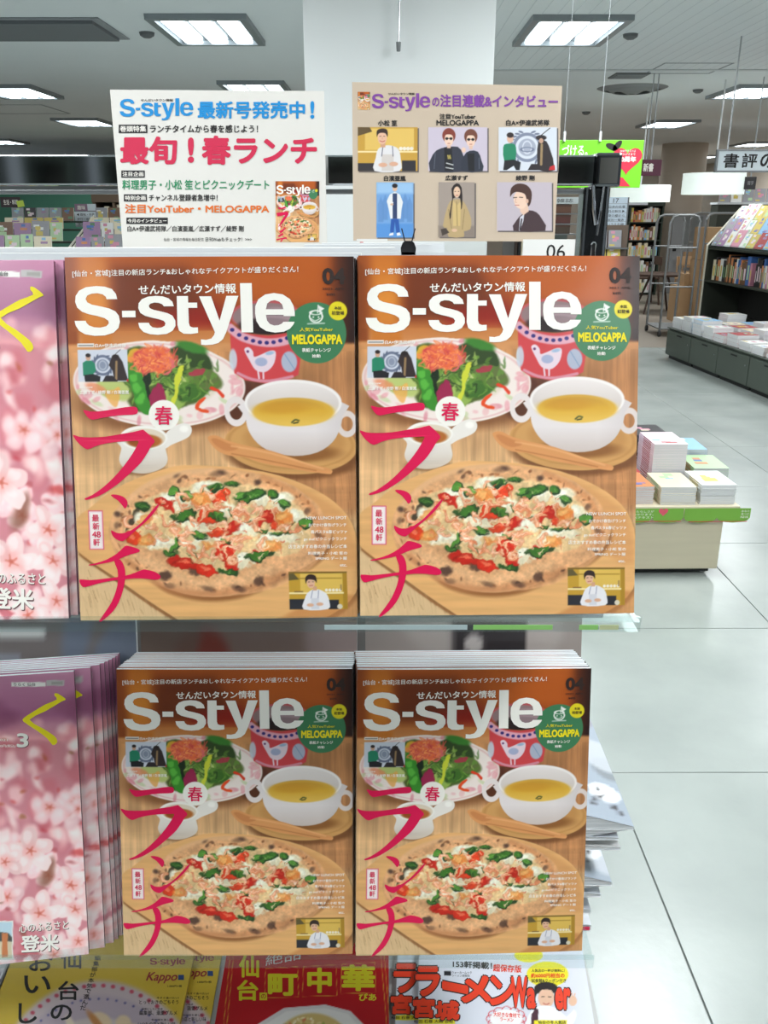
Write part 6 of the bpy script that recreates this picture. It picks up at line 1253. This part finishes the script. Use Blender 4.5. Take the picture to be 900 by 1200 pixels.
b = MB(); p = P(733, 240, 16.5); b.box(0, 0, 0, .42, .01, .06); o = b.build('shelf_label', mat('white_board')); o.location = (p.x, 16.55, 1.60); tag(o, 'small white header label on the tall green bookcase', 'sign')
p = P(703, 300, 8.6); o = thing('calendar_board', 'white board headed 17 with rows of small characters, right of the chrome post', 'board', (p.x, 8.6, 0)); zb = P(0, 268, 8.6).z; zt2 = P(0, 231, 8.6).z; wv = P(732, 250, 8.6).x - P(703, 250, 8.6).x
b = MB(); b.box(0, 0, zb, wv * .94, .02, zt2, .002); b.build('board', mat('pale_blue_board', (200, 214, 226), .5), o); b = MB(); b.box(wv * .94, 0, zb - .05, wv, .1, zt2); b.build('side', M_STEEL, o); b = MB(); b.box(wv * .4, .021, 0, wv * .5, .05, zt2 - .02); b.build('post', M_STEEL, o)
hh = zt2 - zb
wr('17', wv * .36, zb + hh * .82, wv * .58, zb + hh * .96, -.001, M_INKK, o, -.01)
for i, t in enumerate(('◀日本の名著', '今月の新刊 ▶', '文庫の棚から', '作家別一覧表', 'あいうえお順')): wr(t, wv * .06, zb + hh * (.66 - i * .14), wv * .86, zb + hh * (.74 - i * .14), -.001, M_INKK, o, .01)
b = MB()
for i in range(5): b.box(0, -.0008, zb + hh * (.79 - i * .14), wv * .94, 0, zb + hh * (.80 - i * .14))
b.build('ruled_line', M_STEEL, o)
# rack of grey and yellow covers below the calendar board
x0 = P(676, 300, 8.3).x; x1 = P(736, 300, 8.3).x; zr = [P(0, 290.5, 8.3).z, P(0, 306, 8.3).z]; o = thing('cover_rack', 'narrow display rack with grey and yellow covers behind the chrome post', 'rack', (x0, 8.3, 0)); b = MB(); b.box(0, .07, 0, x1 - x0, .10, zr[0] + .2); b.build('panel', mat('brown_panel', (104, 88, 76), .6), o)
for z in zr: b = MB(); b.box(0, 0, z - .012, x1 - x0, .069, z); b.build('ledge', M_STEEL, o)
for r, z in enumerate(zr):
    x = x0 + .02; k = 0
    while x < x1 - .1: stand(['grey', 'yellow'][r], .12, .155 if r == 0 else .11, .012, (x, 8.335, z + .001), 0, 8, f'{["grey", "yellow"][r]} book face out in the narrow rack, {["upper", "lower"][r]} row', f'{["grey", "yellow"][r]} covers in the narrow rack', k % 2); x += .135; k += 1
# brown box shelves seen between the beige card and the post
x0 = P(646, 260, 6.5).x; x1 = P(676, 260, 6.5).x; o = thing('wall_shelf', 'grey shelf unit with brown boxes between the beige card and the chrome post', 'shelf', (x0, 6.5, 0)); ztop = P(0, 231, 6.5).z; b = MB(); b.box(0, .3, 0, x1 - x0, .32, ztop); b.build('back', mat('grey_green_back', (112, 120, 116), .6), o)
b = MB(); b.box(0, 0, ztop - .045, x1 - x0, .3, ztop); b.build('header', mat('pale_strip'), o); wr('雑誌', .03, ztop - .036, (x1 - x0) * .8, ztop - .01, -.001, M_INKK, o, .01)
for i, py in enumerate((250, 262, 274)):
    z = P(0, py, 6.5).z; b = MB(); b.box(0, 0, z - .008, x1 - x0, .299, z); b.build('shelf', M_STEEL, o); q = thing('brown_box', ['upper', 'middle', 'lower'][i] + ' brown box on the grey shelf left of the chrome post', 'box', (x0 + .02, 6.51, z + .0005)); b = MB(); b.box(0, 0, 0, .12, .2, .058, .002); b.build('box', mat('brown_box_%d' % i, [(110, 72, 54), (96, 50, 44), (78, 62, 50)][i], .5), q); b = MB(); b.box(-.001, -.001, .045, .121, .201, .0595); b.build('lid', mat('box_lid', (84, 54, 42), .5), q)

# shelves above the carts at the far right: row of small cards and books
x0 = P(842, 240, 13.5).x; o = thing('back_shelf', 'dark shelf with a row of grey cards behind the right drum lamp', 'shelf', (x0, 13.5, 0)); zt3 = P(0, 238, 13.5).z; b = MB(); b.box(0, 0, 0, 2.0, .3, zt3 - .02); b.build('body', mat('dark_olive_wood'), o); b = MB(); b.box(-.02, -.02, zt3 - .019, 2.02, .3, zt3 + .012); b.build('top_board', mat('pale_strip'), o)
x = x0 + .02; k = 0
while x < x0 + 1.5: stand(R.choice(['white', 'grey', 'grey']), .16, .19, .012, (x, 13.56, zt3 + .0125), 0, 5, 'grey and white card standing on top of the dark back shelf', 'cards on top of the dark back shelf', k % 3); x += .175; k += 1

# ================================================================ left background: sloped magazine displays
def tiers(label, x0, x1, Y, seed, where):
    R = random.Random(seed); o = thing('sloped_display', label, 'display rack', (x0, Y, 0)); w = x1 - x0
    T_ = [(0, P(0, 297, Y).z - .02), (.25, P(0, 283, Y + .25).z), (.5, P(0, 268.5, Y + .5).z), (.7, P(0, 259, Y + .7).z)]
    b = MB(); b.box(0, 0, 0, w, .9, T_[0][1] - .02); b.build('base', M_DG, o)
    for (d, z) in T_: b = MB(); b.box(.001, d - .02, z - .018, w - .001, d + .18, z); b.build('ledge', M_DG, o)
    for x in (-.02, w): b = MB(); b.prism([(-.05, 0), (1.0, 0), (1.0, T_[3][1] + .02), (.9, T_[3][1] + .04), (-.02, T_[0][1] + .04), (-.05, T_[0][1])], 'x', x, x + .02); b.build('end_panel', M_DG, o); b = MB(); b.tube([(x + .01, -.052, T_[0][1]), (x + .01, -.02, T_[0][1] + .045), (x + .01, .9, T_[3][1] + .045)], .012, 6); b.build('end_edge', mat('cream_edging'), o)
    for r, (d, z) in enumerate(T_):
        x = .02
        while x < w - .2:
            if r == 2: c = R.choice(['cream', 'cream', 'cream', 'yellow']); ww = .19; h = .11
            elif r == 3: c = R.choice(['dark', 'grey', 'grey', 'brown', 'dark']); ww = .12; h = .13
            else: c = R.choice(['grey', 'pale pink', 'white', 'mauve', 'cream', 'purple', 'grey', 'grey', 'brown', 'pale green']); ww = R.choice([.12, .14, .17]); h = R.uniform(.17, .2)
            stand(c, ww, h, .012, (x0 + x, Y + d + .04, z + .001), 0, 14, f'{c} magazine face out, {["front", "second", "third", "rear"][r]} row of the {where}', f'{c} magazines, row {r + 1} of the {where}', R.randint(0, 3)); x += ww + .01
    return o
xa = P(-22, 280, 8.6).x; xb = P(80, 280, 8.6).x; xc = P(160, 280, 8.6).x
tiers('dark green sloped magazine display at the far left behind the rail', xa, xb - .03, 8.6, 3, 'left sloped display'); tiers('dark green sloped magazine display under the white header card', xb + .03, xc, 8.6, 4, 'sloped display beside the white card')
def standsign(name, label, x0, y0, x1, y1, Y, m, zf):
    a = P(x0, y1, Y); c = P(x1, y0, Y); o = thing(name, label, 'sign', (a.x, Y, a.z)); w, h = c.x - a.x, c.z - a.z; b = MB(); b.box(0, 0, 0, w, .012, h, .001); b.build('board', m, o); b = MB(); b.tube([(w / 2, .02, h * .5), (w / 2, .02, zf - a.z)], .008, 6); b.build('post', M_STEEL, o); return o, w, h
o, w, h = standsign('category_sign', 'dark category sign with white characters above the left sloped display', 1.5, 231, 23, 243, 9.35, mat('dark_plum_board', (60, 46, 50), .5), 1.3); wr('生活・料理', w * .15, h * .25, w * .88, h * .75, -.001, M_INKW, o, .02)
o, w, h = standsign('list_sign', 'white list sign with three rows of small characters beside the brown bookcase', 89, 248, 113, 266, 9.6, mat('white_board'), 1.3)
for i, t in enumerate(('◀ 趣味・手芸', '旅行・地図 ▶', '文芸・雑誌')): wr(t, w * .1, h * (.72 - i * .3), w * .9, h * (.9 - i * .3), -.001, M_INKK, o, .01)
o, w, h = standsign('list_sign', 'mauve and white heading card on top of the list sign', 88, 239, 112, 247.5, 9.6, mat('mauve_board', (150, 120, 140), .5), 1.3); b = MB(); b.box(w * .6, -.001, .005, w, 0, h); b.build('white_patch', mat('white_board'), o); wr('趣味', w * .12, h * .2, w * .5, h * .8, -.001, M_INKW, o, .02)
b = MB(); p = P(24, 243, 9.36); b.prism([(0, 0), (.07, .01), (.06, .07), (-.01, .06)], 'y', 0, .004); o = b.build('memo_note', mat('lime_note', (206, 226, 90), .6)); o.location = (p.x - .02, 9.345, p.z); tag(o, 'yellow green memo note right of the dark category sign', 'note')
bookcase_far('brown bookcase with upright books just left of the white header card', P(112, 260, 11).x, P(158, 260, 11).x, 11.0, P(0, 237, 11).z, 5, mat('brown_case', (104, 84, 66), .5), 9, wname='brown bookcase by the white card')

# ---------------------------------------------------------------- unseen dark bookcases added behind the camera; their gaps make bands in the chrome
for i, (x0, x1) in enumerate(((-6.5, -2.5), (-2.27, -1.96), (-1.79, 1.37), (1.95, 4.6))):
    o = thing('tall_bookcase', ['dark tall bookcase across the aisle at the far left', 'narrow dark bookcase across the aisle', 'dark bookcase across the aisle right behind the photographer', 'dark tall bookcase across the aisle at the right'][i], 'bookcase', (x0, -3.4, 0)); w = x1 - x0
    b = MB(); b.box(0, 0, 0, .03, .35, 2.1); b.box(w - .03, 0, 0, w, .35, 2.1); b.build('upright', M_DG, o); b = MB(); b.box(.031, 0, 0, w - .031, .02, 2.1); b.build('back', mat('dark_back'), o)
    for r in range(6): b = MB(); b.box(.031, .021, .1 + r * .34, w - .031, .35, .12 + r * .34); b.build('shelf', M_DG, o)
